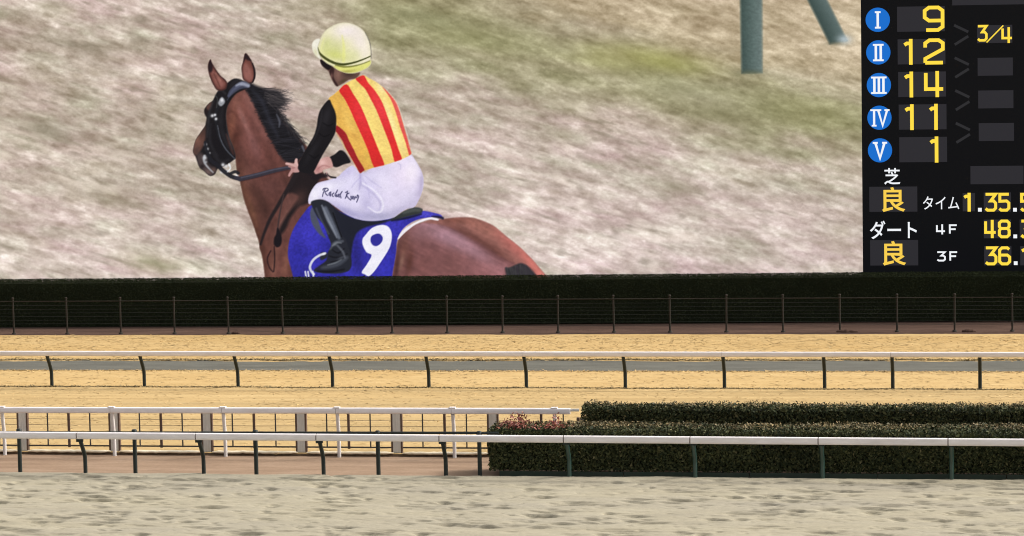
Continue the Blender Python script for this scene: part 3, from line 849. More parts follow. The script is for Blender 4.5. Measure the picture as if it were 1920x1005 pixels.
# -- horse head
HEAD = Z1((335, 290), (270, 345), (245, 385), (228, 420), (203, 438), (178, 465), (166, 490), (170, 520), (183, 545), (178, 580), (170, 608), (140, 650), (105, 705), (90, 755), (86, 795), (104, 828), (118, 870), (135, 908), (165, 930), (190, 955), (215, 966), (245, 950), (262, 915), (300, 900), (340, 878), (378, 850), (394, 830), (378, 760), (350, 690), (330, 600), (325, 510), (345, 440), (400, 368), (495, 322), (470, 285), (440, 275), (385, 260))
Md, Dd = fill(HEAD, C(26, 24, 27), 'horse_image', soft=1.3)
fill(Z1((170, 606), (176, 640), (172, 690), (160, 740), (140, 780), (112, 815), (88, 800), (90, 755), (105, 705), (140, 650)), C(92, 62, 54), soft=2.2, clip=Md)
blob(374, 268, 7, 14, 30, C(116, 80, 70), .8, Md); blob(369, 283, 6, 9, 10, C(70, 54, 52), .7, Md)
fill(Z1((200, 436), (222, 428), (214, 470), (196, 490), (180, 470)), C(96, 66, 58), soft=2, clip=Md)
blob(386, 209, 4, 6, 0, C(40, 26, 26), .8, Md)
fill(Z1((112, 820), (150, 800), (200, 880), (250, 915), (240, 950), (212, 966), (188, 954), (160, 930), (130, 905)), C(74, 62, 62), soft=3, clip=Md, a=.9)
blob(390, 322, 7, 5, 30, C(120, 98, 92), .7, Md); blob(379, 312, 4, 4, 0, C(30, 24, 26), .8, Md); blob(401, 318, 5, 5, 0, C(110, 84, 74), .6, Md)
blob(410, 262, 18, 34, -8, C(22, 20, 24), .7, Md); blob(404, 200, 9, 18, 10, C(30, 26, 28), .7, Md)
fill(Z1((322, 660), (345, 690), (372, 760), (385, 815), (365, 800), (340, 740)), C(74, 46, 42), soft=1.5, clip=Md, a=.7)
for p_, w_, c_, a_ in ((Z1((232, 420), (205, 500), (196, 580), (186, 680)), [2, 4, 4, 2], 58, .6), (Z1((300, 470), (285, 560), (300, 660), (340, 760)), [4, 8, 8, 4], 42, .55), (Z1((215, 590), (205, 660), (215, 740), (260, 820)), [3, 5, 5, 3], 48, .5),
                       (Z1((330, 600), (345, 690), (370, 770)), [2, 3, 2], 72, .5), (Z1((225, 800), (280, 860), (340, 850)), [4, 6, 4], 46, .5), (Z1((255, 350), (290, 345), (320, 370)), [3, 4, 3], 60, .5)):
    stroke(p_, w_, C(c_, c_ - 1, c_ + 3), a_, 2.4, clip=Md)
blob(383, 236, 5, 16, 12, C(60, 48, 46), .6, Md); blob(368, 262, 4, 10, 30, C(140, 98, 84), .6, Md)
# ears
for E_, inner, tip in ((Z1((210, 121), (222, 147), (246, 187), (282, 237), (320, 270), (333, 300), (322, 335), (290, 348), (258, 342), (236, 312), (212, 262), (197, 210), (194, 162)),
                        Z1((225, 190), (250, 225), (290, 268), (310, 300), (290, 325), (262, 310), (238, 270), (222, 225)), Z1((210, 121), (224, 150), (228, 190), (214, 215), (196, 200), (195, 160))),
                       (Z1((463, 77), (490, 100), (515, 145), (530, 190), (534, 240), (524, 278), (500, 298), (470, 282), (447, 262), (440, 220), (437, 180), (449, 130)),
                        Z1((466, 150), (490, 170), (510, 210), (514, 255), (496, 280), (465, 262), (450, 220), (450, 180)), Z1((463, 77), (488, 100), (505, 130), (480, 128), (465, 120), (450, 135)))):
    Mx, Dx = fill(E_, C(112, 66, 58), 'horse_image', soft=1.1)
    comp(np.clip(1 - Dx / 4, 0, 1) * Mx, C(40, 26, 28), .75)
    fill(inner, C(146, 96, 88), soft=3, clip=Mx, a=.8)
    fill(tip, C(34, 24, 28), soft=2, clip=Mx, a=.9)
stroke(Z1((235, 225), (262, 280), (280, 320)), [2, 3, 2], C(84, 46, 40), .6, 1.2)
stroke(Z1((250, 220), (285, 275)), 2, C(180, 128, 112), .5, 1.2)
stroke(Z1((516, 150), (530, 200), (530, 250), (518, 285)), [2, 3.5, 3.5, 2.5], C(28, 20, 24), .9, 1)
# forelock / mane
MANE = Z1((500, 292), (545, 312), (620, 335), (690, 345), (735, 385), (745, 440), (715, 468), (700, 485), (722, 545), (770, 610), (812, 660), (855, 712), (890, 752), (893, 800), (860, 850), (795, 872), (745, 855), (700, 792), (660, 722), (622, 652), (592, 592), (560, 520), (520, 440), (485, 372), (470, 335))
Mm, Dm = fill(MANE, C(30, 29, 34), 'mane_image', soft=3)
def hairs(n, seg, w, cols, a, spread=6, label=None):
    for k in range(n):
        t = rng.random(); i = t * (len(seg) - 1); j = int(i); fr_ = i - j
        p = np.array(seg[j][0]) * (1 - fr_) + np.array(seg[min(j + 1, len(seg) - 1)][0]) * fr_
        q = np.array(seg[j][1]) * (1 - fr_) + np.array(seg[min(j + 1, len(seg) - 1)][1]) * fr_
        p = p + rng.normal(0, spread * .4, 2); q = q + rng.normal(0, spread, 2)
        m = (p + q) / 2 + rng.normal(0, 2.5, 2)
        stroke([p, m, q], [w, w, w * .4], C(*cols[rng.integers(len(cols))]), a, .9, label=label, k=3)
roots = [(a, b) for a, b in zip(Z1((480, 330), (520, 430), (570, 530), (620, 640), (680, 740), (740, 840)), Z1((690, 350), (745, 430), (715, 500), (790, 640), (870, 730), (890, 800)))]
hairs(190, roots, 1.5, [(16, 15, 18), (24, 23, 27), (30, 29, 33), (46, 45, 52)], .55, 6)
hairs(130, [(Z1((600, 350))[0], Z1((740, 370))[0]), (Z1((640, 400))[0], Z1((770, 425))[0]), (Z1((640, 440))[0], Z1((750, 470))[0])], 1.2, [(34, 32, 36), (52, 49, 52), (84, 78, 78)], .45, 8)
hairs(90, [(Z1((690, 480))[0], Z1((725, 545))[0]), (Z1((770, 600))[0], Z1((830, 665))[0]), (Z1((840, 690))[0], Z1((900, 750))[0])], 1.2, [(26, 25, 29), (50, 48, 52)], .5, 5)
stroke(Z1((690, 520), (712, 570), (708, 610)), [2, 4, 2], C(104, 106, 118), .65, 1.5); stroke(Z1((520, 350), (580, 420), (640, 560), (700, 680)), [3, 6, 6, 3], C(58, 60, 72), .5, 4)
stroke(Z1((876, 750), (890, 785)), 3, C(120, 124, 136), .6, 1.5)
fill(Z1((360, 290), (400, 262), (445, 275), (430, 290), (380, 318), (350, 330)), C(34, 32, 36), 'mane_image', soft=2)
# bridle
fill(Z1((328, 402), (346, 350), (386, 308), (430, 282), (470, 284), (497, 312), (482, 327), (430, 336), (382, 366), (348, 398), (332, 418)), C(64, 66, 82), 'bridle_image', soft=1.2)
stroke(Z1((400, 312), (440, 298), (485, 312)), [4, 7, 6], C(168, 172, 190), .8, 1.8); stroke(Z1((345, 385), (380, 340), (420, 315)), [3, 5, 4], C(86, 90, 112), .7, 1.5)
stroke(Z1((330, 400), (300, 430), (262, 480), (248, 530), (255, 600), (275, 690), (320, 770), (385, 838)), [5, 6, 6, 5, 4, 4, 4, 3], C(30, 30, 34), .95, 1, 'bridle_image')
stroke(Z1((262, 600), (285, 700), (325, 775), (388, 842)), [1.6, 2, 2, 1.6], C(92, 96, 106), .75, .8)
stroke(Z1((245, 380), (262, 410), (255, 470)), 2, C(86, 92, 92), .5, 1)
fill(Z1((268, 430), (292, 395), (314, 418), (312, 440), (290, 460), (272, 450)), C(150, 152, 158), soft=1.4); blob(416, 188, 3, 3.5, 0, C(236, 236, 240), .9)
for (x, y, r, v) in ((398, 217, 3, 230), (403, 215.5, 2.4, 244), (405, 223, 2.6, 235), (385.5, 271, 2.6, 236), (388.5, 279.5, 2.8, 232), (393, 287, 2, 160), (384, 296, 4, 210), (386, 304, 2.6, 170), (418, 309, 3.4, 228), (424, 312, 3.2, 214), (416, 322, 3.2, 236), (425, 320, 2.6, 200), (444, 330, 2.8, 222), (430, 310, 2.2, 236)):
    blob(x, y, r, r, 0, C(v, v, v + 4 if v < 250 else v), .95)
stroke(Z1((168, 820), (165, 860), (190, 900), (230, 940)), [4, 4, 3, 2], C(196, 200, 206), .75, 1.2)
stroke(Z1((172, 720), (180, 770), (215, 850), (260, 885), (300, 925), (360, 968), (412, 985)), [4, 5, 7, 8, 8, 8, 7], C(32, 32, 38), .95, 1, 'bridle_image')
stroke(Z1((345, 880), (355, 910), (335, 935)), [3, 3, 2], C(232, 234, 236), .85, 1)
stroke(Z1((352, 950), (390, 935), (412, 945)), [5, 6, 6], C(30, 30, 34), .9, 1, 'bridle_image')
# reins to the hands
stroke(Z1((395, 980), (420, 985)) + Z4((130, 222), (250, 195), (380, 160), (495, 138)), [7, 8, 9, 9, 8, 7], C(52, 50, 60), .97, 1, 'bridle_image')
stroke(Z4((130, 214), (250, 186), (380, 152), (490, 132)), [2, 2.5, 2.5, 2], C(96, 94, 110), .6, 1.2)
stroke(Z4((130, 240), (250, 212), (380, 180), (480, 156)), [1.5, 2, 2, 1.5], C(58, 30, 30), .5, 1.4)

# -- saddle cloth
CL = Z3((228, 448), (180, 500), (130, 570), (95, 640), (75, 720), (72, 790), (85, 850), (105, 925), (120, 1000), (150, 1060), (760, 1060), (772, 930), (785, 850), (800, 760), (806, 690), (840, 615), (900, 565), (970, 538), (1060, 528), (1110, 532), (1098, 512), (1040, 496), (975, 486), (900, 500), (800, 530), (600, 540), (420, 490), (320, 440))
Mc, Dc = fill(CL, C(52, 49, 160), 'saddlecloth_image', soft=1.2)
for (x, y, rx, ry, rot, col, a) in ((575, 430, 24, 40, 20, (64, 58, 186), .7), (560, 480, 16, 30, 0, (46, 44, 150), .7), (690, 440, 20, 40, 10, (60, 54, 172), .4), (742, 420, 18, 22, 0, (58, 54, 168), .6), (800, 402, 30, 6, 10, (84, 78, 200), .8), (620, 480, 30, 34, 0, (40, 38, 130), .5), (730, 500, 12, 30, 8, (50, 50, 170), .6), (668, 470, 8, 50, 0, (38, 36, 110), .6)):
    blob(x, y, rx, ry, rot, C(*col), a, Mc)
tone(Mc, .09, vn2(3, 3, 0, 81)); tone(Mc, .10, vn2(40, 22, 50, 82))
fill(Z5((258, 378), (290, 320), (350, 265), (430, 215), (520, 175), (600, 157), (660, 160), (692, 180), (676, 190), (600, 176), (530, 196), (450, 228), (385, 276), (325, 325), (268, 384)), C(240, 236, 242), 'saddlecloth_image', soft=1)
stroke(Z5((620, 145), (690, 152), (735, 165)), [2, 5, 5], C(28, 24, 48), .9, 1.4)
fill(Z3((592, 650), (636, 602), (700, 580), (748, 594), (770, 640), (766, 700), (746, 752), (700, 825), (655, 890), (617, 926), (592, 915), (568, 898), (600, 850), (634, 785), (600, 764), (574, 712), (574, 675)), C(238, 236, 248), 'saddlecloth_image', soft=1)
fill(Z3((632, 660), (660, 642), (692, 642), (710, 668), (700, 700), (672, 722), (644, 718), (628, 692)), C(50, 48, 150), soft=1)
# painted shadow under the jockey, then saddle and dark gear
fill(Z3((340, 430), (420, 490), (520, 535), (640, 552), (760, 545), (700, 572), (610, 592), (540, 630), (510, 700), (490, 800), (440, 740), (400, 600)), C(32, 34, 44), 'saddle_image', soft=2)
fill(Z3((740, 552), (800, 520), (860, 484), (920, 462), (968, 468), (978, 485), (960, 505), (880, 525), (800, 545)), C(52, 56, 56), 'saddle_image', soft=1.6)
stroke(Z3((850, 500), (910, 480), (960, 482)), [4, 8, 5], C(92, 96, 92), .6, 2); stroke(Z3((770, 552), (870, 535), (968, 508)), [3, 4, 3], C(22, 22, 34), .8, 1.5)
fill(Z3((222, 490), (240, 465), (272, 540), (300, 620), (325, 668), (285, 645), (244, 592), (224, 540)), C(76, 80, 98), 'saddle_image', soft=1.6)

# -- jockey: far forearm and hand, breeches, boot
PT = Z3((210, 432), (210, 400), (230, 350), (270, 300), (340, 280), (408, 256), (440, 225), (500, 182), (540, 208), (590, 228), (640, 192), (720, 176), (800, 148), (860, 122), (897, 105), (930, 148), (960, 200), (980, 250), (984, 300), (976, 350), (952, 410), (922, 458), (870, 472), (820, 502), (780, 530), (700, 548), (620, 553), (540, 541), (470, 511), (410, 471), (350, 431), (290, 409), (240, 426), (222, 440))
Mp, Dp = fill(PT, C(219, 212, 238), 'breeches_image', soft=1.1)
for (x, y, rx, ry, rot, col, a) in ((760, 330, 34, 34, 0, (238, 224, 244), .8), (735, 370, 30, 30, 0, (226, 216, 240), .6), (700, 405, 40, 9, 8, (176, 170, 208), .75), (640, 392, 34, 8, 22, (178, 172, 210), .7), (590, 365, 12, 16, 20, (244, 240, 250), .8), (640, 345, 40, 12, -5, (228, 222, 246), .7), (650, 322, 18, 8, -30, (196, 188, 224), .8), (676, 335, 4, 24, 5, (180, 172, 214), .6), (690, 360, 14, 24, -20, (206, 198, 232), .7), (785, 360, 8, 40, 8, (198, 186, 216), .6), (765, 388, 24, 12, -30, (196, 186, 214), .6), (720, 405, 30, 8, 0, (160, 158, 186), .5), (700, 318, 30, 7, -12, (206, 196, 226), .6), (620, 330, 24, 7, -14, (214, 206, 236), .5)):
    blob(x, y, rx, ry, rot, C(*col), a, Mp)
for (x, y, rx, ry, rot, col, a) in ((772, 320, 14, 22, 10, (250, 240, 252), .8), (745, 300, 26, 8, -15, (240, 228, 246), .7), (612, 352, 22, 8, -12, (246, 242, 254), .7), (655, 400, 34, 6, 18, (160, 154, 196), .6), (722, 345, 12, 26, -25, (236, 228, 248), .6), (688, 385, 10, 16, -30, (188, 180, 218), .6), (744, 398, 20, 8, -20, (180, 172, 204), .6), (668, 365, 8, 14, 10, (232, 226, 248), .6), (790, 345, 4, 26, 5, (176, 164, 196), .6)):
    blob(x, y, rx, ry, rot, C(*col), a, Mp)
for p_ in (Z3((590, 250), (640, 290), (700, 330)), Z3((575, 270), (610, 330), (620, 400)), Z3((560, 260), (520, 300), (500, 330))):
    stroke(p_, [1, 2.6, 1], C(182, 174, 214), .5, 1.6, clip=Mp)
stroke(Z3((575, 300), (640, 340), (690, 390), (712, 440), (702, 485), (665, 495), (610, 460)), [2, 3, 3, 3, 3, 3, 2], C(240, 236, 250), .8, 1.4, clip=Mp)
stroke(Z3((566, 310), (625, 352), (672, 400), (694, 440), (686, 478)), [1.5, 2.5, 3, 3, 2], C(176, 168, 208), .55, 2, clip=Mp)
stroke(Z3((556, 235), (560, 290), (552, 340)), [2, 2, 1.5], C(170, 160, 204), .6, 1.6, clip=Mp)
stroke(Z3((810, 168), (828, 176), (830, 200)), [1.5, 2, 1.5], C(196, 188, 220), .8, 1.2, clip=Mp)
comp(np.clip(1 - Dp / 2.5, 0, 1) * Mp, C(176, 168, 196), .22)
# name on the breeches
ink = C(58, 56, 92)
for w_ in (Z7((248, 640), (262, 560), (300, 470), (330, 400)), Z7((262, 440), (270, 405), (350, 382), (415, 405), (415, 455), (330, 495), (352, 560), (405, 610)),
           Z7((505, 500), (455, 545), (460, 600), (490, 590), (505, 510), (495, 630)), Z7((600, 535), (556, 575), (560, 625), (585, 645)),
           Z7((715, 440), (690, 500), (640, 590), (660, 640), (690, 590), (690, 650)), Z7((720, 640), (760, 600), (775, 585), (745, 580), (740, 640), (775, 660)), Z7((860, 490), (820, 550), (800, 610), (830, 690)),
           Z7((965, 515), (1000, 510), (1030, 480), (1012, 580), (965, 700)), Z7((1075, 540), (1005, 580), (1040, 670), (1130, 755)),
           Z7((1135, 640), (1150, 720)), Z7((1180, 640), (1190, 720), (1215, 650), (1235, 650), (1240, 735)), Z7((1290, 640), (1275, 690), (1320, 670), (1340, 600), (1375, 640), (1350, 740), (1318, 820))):
    stroke(w_, 2.1, ink, .85, .7, label='breeches_image', k=4)
# boot
BT = Z3((228, 424), (290, 409), (350, 430), (380, 478), (402, 560), (430, 640), (462, 682), (490, 770), (501, 840), (482, 888), (420, 906), (350, 908), (280, 902), (246, 886), (290, 850), (330, 818), (338, 770), (362, 718), (346, 668), (310, 580), (270, 530), (240, 470))
Mb, Db = fill(BT, C(38, 40, 48), 'boot_image', soft=1.2)
stroke(Z3((322, 470), (352, 545), (385, 610), (415, 668)), [8, 11, 9, 6], C(104, 110, 124), .85, 2.2, clip=Mb); stroke(Z3((262, 470), (300, 560), (345, 640)), [3, 4, 3], C(84, 88, 102), .6, 1.6, clip=Mb)
stroke(Z3((375, 500), (400, 570), (432, 660)), [2, 2, 2], C(14, 14, 18), .9, 1, clip=Mb)
stroke(Z3((352, 742), (392, 700), (440, 690)), [4, 6, 4], C(86, 90, 100), .8, 1.8, clip=Mb)
stroke(Z3((300, 870), (360, 858), (420, 838), (470, 800)), [5, 8, 8, 5], C(76, 80, 90), .7, 2.4, clip=Mb); stroke(Z3((270, 890), (350, 896), (450, 880)), [3, 4, 3], C(20, 20, 24), .8, 1.4, clip=Mb)
for p_ in (Z3((372, 750), (410, 770), (450, 740)), Z3((350, 790), (400, 800), (470, 775)), Z3((360, 830), (410, 820), (450, 800))):
    stroke(p_, [2, 3, 2], C(20, 20, 24), .8, 1.2, clip=Mb)
stroke(Z3((300, 450), (330, 520), (370, 600), (400, 665)), [3, 5, 4, 2], C(150, 156, 168), .6, 1.4, clip=Mb); stroke(Z3((405, 720), (440, 760), (455, 800)), [3, 4, 3], C(120, 124, 134), .6, 1.6, clip=Mb)
stroke(Z3((340, 850), (390, 836), (430, 815)), [2, 3, 2], C(130, 136, 142), .6, 1.2, clip=Mb); stroke(Z3((372, 720), (400, 700), (430, 702)), [2, 3, 2], C(128, 132, 140), .6, 1.2, clip=Mb)
blob(628, 458, 4, 3, 0, C(110, 116, 122), .8); blob(640, 484, 8, 4, -30, C(96, 100, 110), .5)
fill(Z3((290, 770), (330, 768), (335, 795), (315, 812), (290, 815)), C(42, 44, 52), soft=1.5)
stroke(Z3((322, 772), (282, 786), (242, 816), (220, 858), (226, 888), (246, 912)), [4, 4.5, 4.5, 4.5, 4.5, 4], C(216, 218, 230), .95, 1, 'stirrup_image')
blob(607, 476, 2.6, 2, 0, C(244, 244, 246), .9)
for x in (188, 206, 238):
    stroke(Z3((x, 895), (x + 8, 945)), 3, C(228, 228, 240), .9, 1)
blob(598, 505, 8, 4, 0, C(36, 36, 70), .4)

# -- jockey: vest
VE = Z2((295, 640), (330, 610), (370, 574), (402, 540), (440, 515), (490, 490), (545, 468), (585, 488), (640, 518), (692, 560), (742, 610), (782, 660), (806, 720), (822, 780), (842, 850), (864, 925), (886, 1005)) + Z3((880, 40), (897, 80), (896, 108), (833, 141), (790, 156), (720, 178), (640, 197), (583, 216), (556, 231), (528, 186), (482, 110), (440, 36)) + Z2((385, 945), (352, 892), (345, 850), (352, 822), (335, 768), (315, 700))
Mv, Dv = fill(VE, C(246, 214, 122), 'vest_image', soft=1.1)
fill(Z2((290, 640), (372, 578), (410, 645), (450, 722), (490, 812), (540, 922)) + [(690, 281), (703, 313), (684, 320), (670, 296), (662, 279), (652, 261), (646, 247), (630, 233)], C(228, 178, 84), soft=1.2, clip=Mv)
for (x, y, rx, ry, rot, col, a) in ((655, 230, 9, 34, -22, (240, 198, 104), .7), (690, 300, 6, 16, -18, (236, 196, 90), .6), (664, 255, 10, 5, 40, (188, 134, 62), .5), (694, 240, 7, 40, -20, (252, 226, 130), .7), (700, 190, 8, 30, -28, (250, 222, 140), .6), (735, 230, 8, 50, -20, (254, 236, 172), .7), (755, 275, 6, 20, -15, (250, 224, 150), .6), (672, 158, 12, 7, -40, (226, 204, 110), .5), (716, 165, 14, 8, 40, (250, 232, 180), .6)):
    blob(x, y, rx, ry, rot, C(*col), a, Mv)
R1 = [(635.8, 168.8), (646, 185.6), (656.5, 206), (666.8, 229.6), (679.8, 258), (689.6, 281), (703, 316), (721, 312), (709.5, 280), (695.3, 245), (685, 219), (674.6, 196), (661.6, 175), (650, 158)]
R2 = [(666.8, 146.8), (674.6, 157), (685, 167.5), (695, 185.6), (705.6, 206), (716, 232), (726, 258), (734, 280), (741, 305), (754, 301), (747, 279), (734, 240), (726, 217), (716, 191), (703, 170), (690, 154.6), (681, 140)]
R3 = [(716, 161), (731.5, 184), (742, 210), (749.6, 236), (759, 263), (764, 280), (768, 292), (776, 290), (774, 270), (764, 240), (757, 210), (748, 186), (732, 168)]
R0 = [(629, 234), (647, 248), (654, 263), (663, 280), (671, 297), (684, 320), (675, 327), (667, 312), (653.7, 288), (640, 264), (628, 248)]
for R_, col, hi in ((R1, (216, 44, 44), (236, 60, 66)), (R2, (220, 48, 48), (238, 70, 76)), (R3, (222, 78, 74), (236, 110, 100)), (R0, (150, 30, 36), (168, 40, 44))):
    m_, d_ = fill(R_, C(*col), soft=1.0, smooth=True, clip=Mv)
    xs_ = np.mean([p[0] for p in R_]); ys_ = np.mean([p[1] for p in R_])
    blob(xs_, ys_ - 15, 12, 40, -20, C(*hi), .7, m_)
comp(np.clip(1 - (YY - 180) / 130, 0, 1) * 0 + np.clip((YY - 285) / 40, 0, 1) * Mv, C(150, 70, 40), .12)
stroke([(725, 168), (742, 190), (752, 214), (760, 240), (769, 272)], [1, 1.8, 1.8, 1.8, 1], C(244, 226, 210), .6, 1)
stroke(Z2((350, 885), (392, 950), (410, 1000)), [2, 3, 2], C(214, 190, 150), .8, 1)
tone(Mv, .035, n5); tone(Mv, .018, vn2(30, 12, 60, 33))

# -- helmet and face
fill(Z2((235, 352), (282, 378), (332, 405), (400, 445), (470, 455), (522, 448), (495, 488), (440, 502), (395, 530), (356, 547), (330, 522), (310, 480), (292, 440), (262, 412), (240, 386)), C(104, 76, 68), 'face_image', soft=1.3)
fill(Z2((236, 355), (290, 380), (318, 402), (296, 430), (262, 412), (241, 388)), C(26, 20, 24), 'face_image', soft=1.3)
fill(Z2((318, 405), (335, 430), (330, 480), (362, 540), (345, 542), (318, 490), (300, 440)), C(52, 32, 32), soft=1.4)
blob(634, 140, 6, 10, 0, C(146, 108, 96), .7); blob(622, 142, 2, 5, 0, C(150, 108, 98), .6); blob(655, 140, 12, 6, 0, C(58, 44, 38), .7); blob(643, 152, 8, 3, -30, C(74, 62, 40), .7)
HE = Z2((225, 232), (250, 172), (290, 130), (350, 98), (410, 87), (470, 98), (530, 130), (570, 180), (590, 230), (599, 290), (598, 340), (601, 382), (580, 410), (540, 432), (480, 451), (420, 450), (362, 430), (322, 402), (280, 380), (240, 340), (214, 285))
Mw, Dw = fill(HE, C(234, 228, 186), 'helmet_image', soft=1.1)
for (x, y, rx, ry, rot, col, a) in ((650, 58, 30, 16, 0, (248, 236, 236), .9), (676, 80, 18, 30, -15, (244, 232, 228), .8), (625, 95, 22, 18, -10, (204, 208, 136), .7), (612, 84, 8, 14, 20, (206, 210, 140), .7), (632, 104, 26, 9, 10, (206, 210, 110), .6), (662, 104, 16, 12, -10, (226, 226, 170), .7), (685, 98, 10, 14, 0, (242, 232, 216), .7)):
    blob(x, y, rx, ry, rot, C(*col), a, Mw)
stroke(Z2((392, 180), (404, 260), (402, 365)), [2, 5, 6], C(232, 232, 140), .6, 1.6, clip=Mw); stroke(Z2((262, 200), (246, 250), (240, 290)), [2, 3, 2], C(232, 232, 150), .5, 1.4, clip=Mw)
fill(Z2((330, 400), (400, 405), (470, 402), (540, 388), (600, 360), (601, 385), (580, 411), (540, 433), (480, 452), (420, 451), (362, 431)), C(226, 224, 128), soft=1.4, clip=Mw)
blob(650, 134, 18, 3, -6, C(160, 152, 70), .7, Mw)
stroke(Z2((213, 268), (228, 308), (278, 350), (340, 380), (400, 390), (470, 378), (540, 355), (597, 330)), [3, 4.5, 5, 5, 4.5, 3.5, 2.6, 2], C(62, 66, 24), .95, .9)
stroke(Z2((345, 395), (400, 406), (460, 404), (530, 388), (592, 364)), [2, 3.5, 3, 2, 1.6], C(110, 110, 44), .8, 1)
fill(Z2((174, 252), (184, 222), (210, 205), (232, 210), (216, 262), (224, 312), (238, 352), (204, 328), (180, 292)), C(240, 236, 220), 'helmet_image', soft=1.2)
blob(592, 98, 4, 8, -20, C(210, 206, 160), .6)
comp(np.clip(1 - Dw / 2.5, 0, 1) * Mw, C(180, 176, 150), .3)
stroke(Z2((560, 160), (590, 225), (602, 290), (602, 345)), [1, 1.6, 1.6, 1], C(66, 62, 66), .55, .9)

# -- jockey: arms and hands
fill(Z3((352, 126), (388, 104), (420, 78), (452, 88), (482, 130), (492, 160), (450, 172), (402, 192), (370, 182), (358, 152)), C(26, 24, 28), 'sleeve_image_b', soft=1.2)
Mx, Dx = fill(Z3((246, 216), (262, 178), (290, 142), (330, 122), (358, 132), (374, 188), (345, 200), (312, 210), (296, 228), (262, 240)), C(200, 154, 148), 'hand_image_b', soft=1.2)
blob(604, 305, 7, 6, -30, C(236, 192, 188), .8, Mx); blob(596, 318, 6, 6, 0, C(176, 116, 116), .7, Mx); stroke(Z3((275, 200), (310, 180), (350, 190)), 2, C(160, 104, 104), .6, 1.2, clip=Mx)
stroke(Z3((330, 235), (350, 255), (392, 262)), [4, 4, 3], C(24, 20, 24), .9, 1); stroke(Z3((330, 225), (336, 250), (352, 266)), [2, 3, 2], C(226, 180, 174), .8, 1)
stroke(Z3((215, 232), (250, 262), (290, 250), (330, 250)), [8, 10, 10, 6], C(30, 24, 28), .9, 2)
ARM = [(616.3, 187), (602, 203.7), (596.4, 219), (593.8, 237), (588, 255.5), (577, 274), (565, 296), (556, 313), (561, 321), (576, 325), (588, 321), (596, 307), (605, 290), (619, 267), (628, 250), (630, 238), (630, 215), (622, 195)]
Ma, Da = fill(ARM, C(25, 23, 26), 'sleeve_image', soft=1.2)
blob(612, 220, 8, 22, 15, C(44, 42, 46), .7, Ma); blob(585, 285, 5, 26, 32, C(40, 38, 42), .6, Ma); stroke([(604, 206), (598, 240), (584, 270)], [2, 4, 2], C(54, 52, 56), .4, 2, clip=Ma)
for p_ in ([(605, 230), (616, 236), (624, 232)], [(598, 250), (608, 256), (618, 252)], [(580, 290), (590, 296), (598, 290)]):
    stroke(p_, [1.5, 2.5, 1.5], C(12, 11, 14), .7, 1.2, clip=Ma)
Mx, Dx = fill(Z3((112, 165), (128, 158), (140, 176), (138, 200), (148, 222), (128, 228), (108, 226), (95, 215), (92, 195), (100, 180)), C(198, 152, 148), 'hand_image', soft=1.1)
stroke(Z3((128, 175), (126, 152), (128, 142)), [6, 5.5, 5], C(216, 176, 170), 1, 1, 'hand_image')
stroke(Z3((120, 182), (90, 174), (62, 168)), [6, 5.5, 4.5], C(208, 166, 160), 1, 1, 'hand_image')
stroke(Z3((108, 195), (92, 190), (78, 186)), [4, 4, 3], C(178, 132, 128), 1, 1, 'hand_image')
stroke(Z3((104, 212), (88, 232), (80, 248)), [6, 5, 4], C(192, 144, 140), 1, 1, 'hand_image')
stroke(Z3((98, 200), (118, 196)), 1.6, C(150, 96, 98), .6, 1)

# the broadcast picture is slightly soft, with a fine grain
def soften(A, k):
    B = A.copy()
    for ax in (0, 1):
        B = (1 - 2 * k) * B + k * np.roll(B, 1, ax) + k * np.roll(B, -1, ax)
    return B
IMG = IMG + .5 * (IMG - soften(soften(IMG, .25), .25))
body = (LAB > 0).astype(np.float32)
mott = .045 * vn2(14, 14, 0, 61) + .035 * vn2(6, 6, 0, 62)
IMG *= (1 + (mott * (LAB == lab('horse_image')) + .4 * mott * body))[..., None]
IMG *= (1 + .012 * n5 + .02 * np.random.default_rng(8).normal(0, 1, IMG.shape[:2]).astype(np.float32))[..., None]
IMG = np.clip(IMG, 3, 254)

# ---- LED grid: regular in metres, every part of the picture its own patch of the panel
PITCH = .034
gx_ = np.arange(SX0, SXM + 1e-6, (SXM - SX0) / round((SXM - SX0) / PITCH)); gz_ = np.arange(SZ0, SZ1 + 1e-6, (SZ1 - SZ0) / round((SZ1 - SZ0) / PITCH))
GX, GZ = np.meshgrid(gx_, gz_)
def topix(Xa, Za):
    den = HI[2, 0] * Xa + HI[2, 1] * Za + HI[2, 2]
    return (HI[0, 0] * Xa + HI[0, 1] * Za + HI[0, 2]) / den - OX, (HI[1, 0] * Xa + HI[1, 1] * Za + HI[1, 2]) / den - OY
u, v = topix(GX, GZ); u = np.clip(u, 0, CW - 1.01); v = np.clip(v, 0, CH - 1.01)
iu = u.astype(int); iv = v.astype(int); fu = (u - iu)[..., None]; fv = (v - iv)[..., None]
P00, P10, P01, P11 = IMG[iv, iu], IMG[iv, iu + 1], IMG[iv + 1, iu], IMG[iv + 1, iu + 1]
COLR = lin(((P00 * (1 - fu) + P10 * fu) * (1 - fv) + (P01 * (1 - fu) + P11 * fu) * fv)).astype(np.float32)
uc, vc = topix((GX[:-1, :-1] + GX[1:, 1:]) / 2, (GZ[:-1, :-1] + GZ[1:, 1:]) / 2)
LQ = LAB[np.clip(vc, 0, CH - 1).astype(int), np.clip(uc, 0, CW - 1).astype(int)]
idx = np.arange(GX.size).reshape(GX.shape)
Q = np.stack([idx[:-1, :-1], idx[:-1, 1:], idx[1:, 1:], idx[1:, :-1]], -1)
V3 = np.stack([GX.ravel(), np.full(GX.size, SY), GZ.ravel()], 1); CF = COLR.reshape(-1, 3)
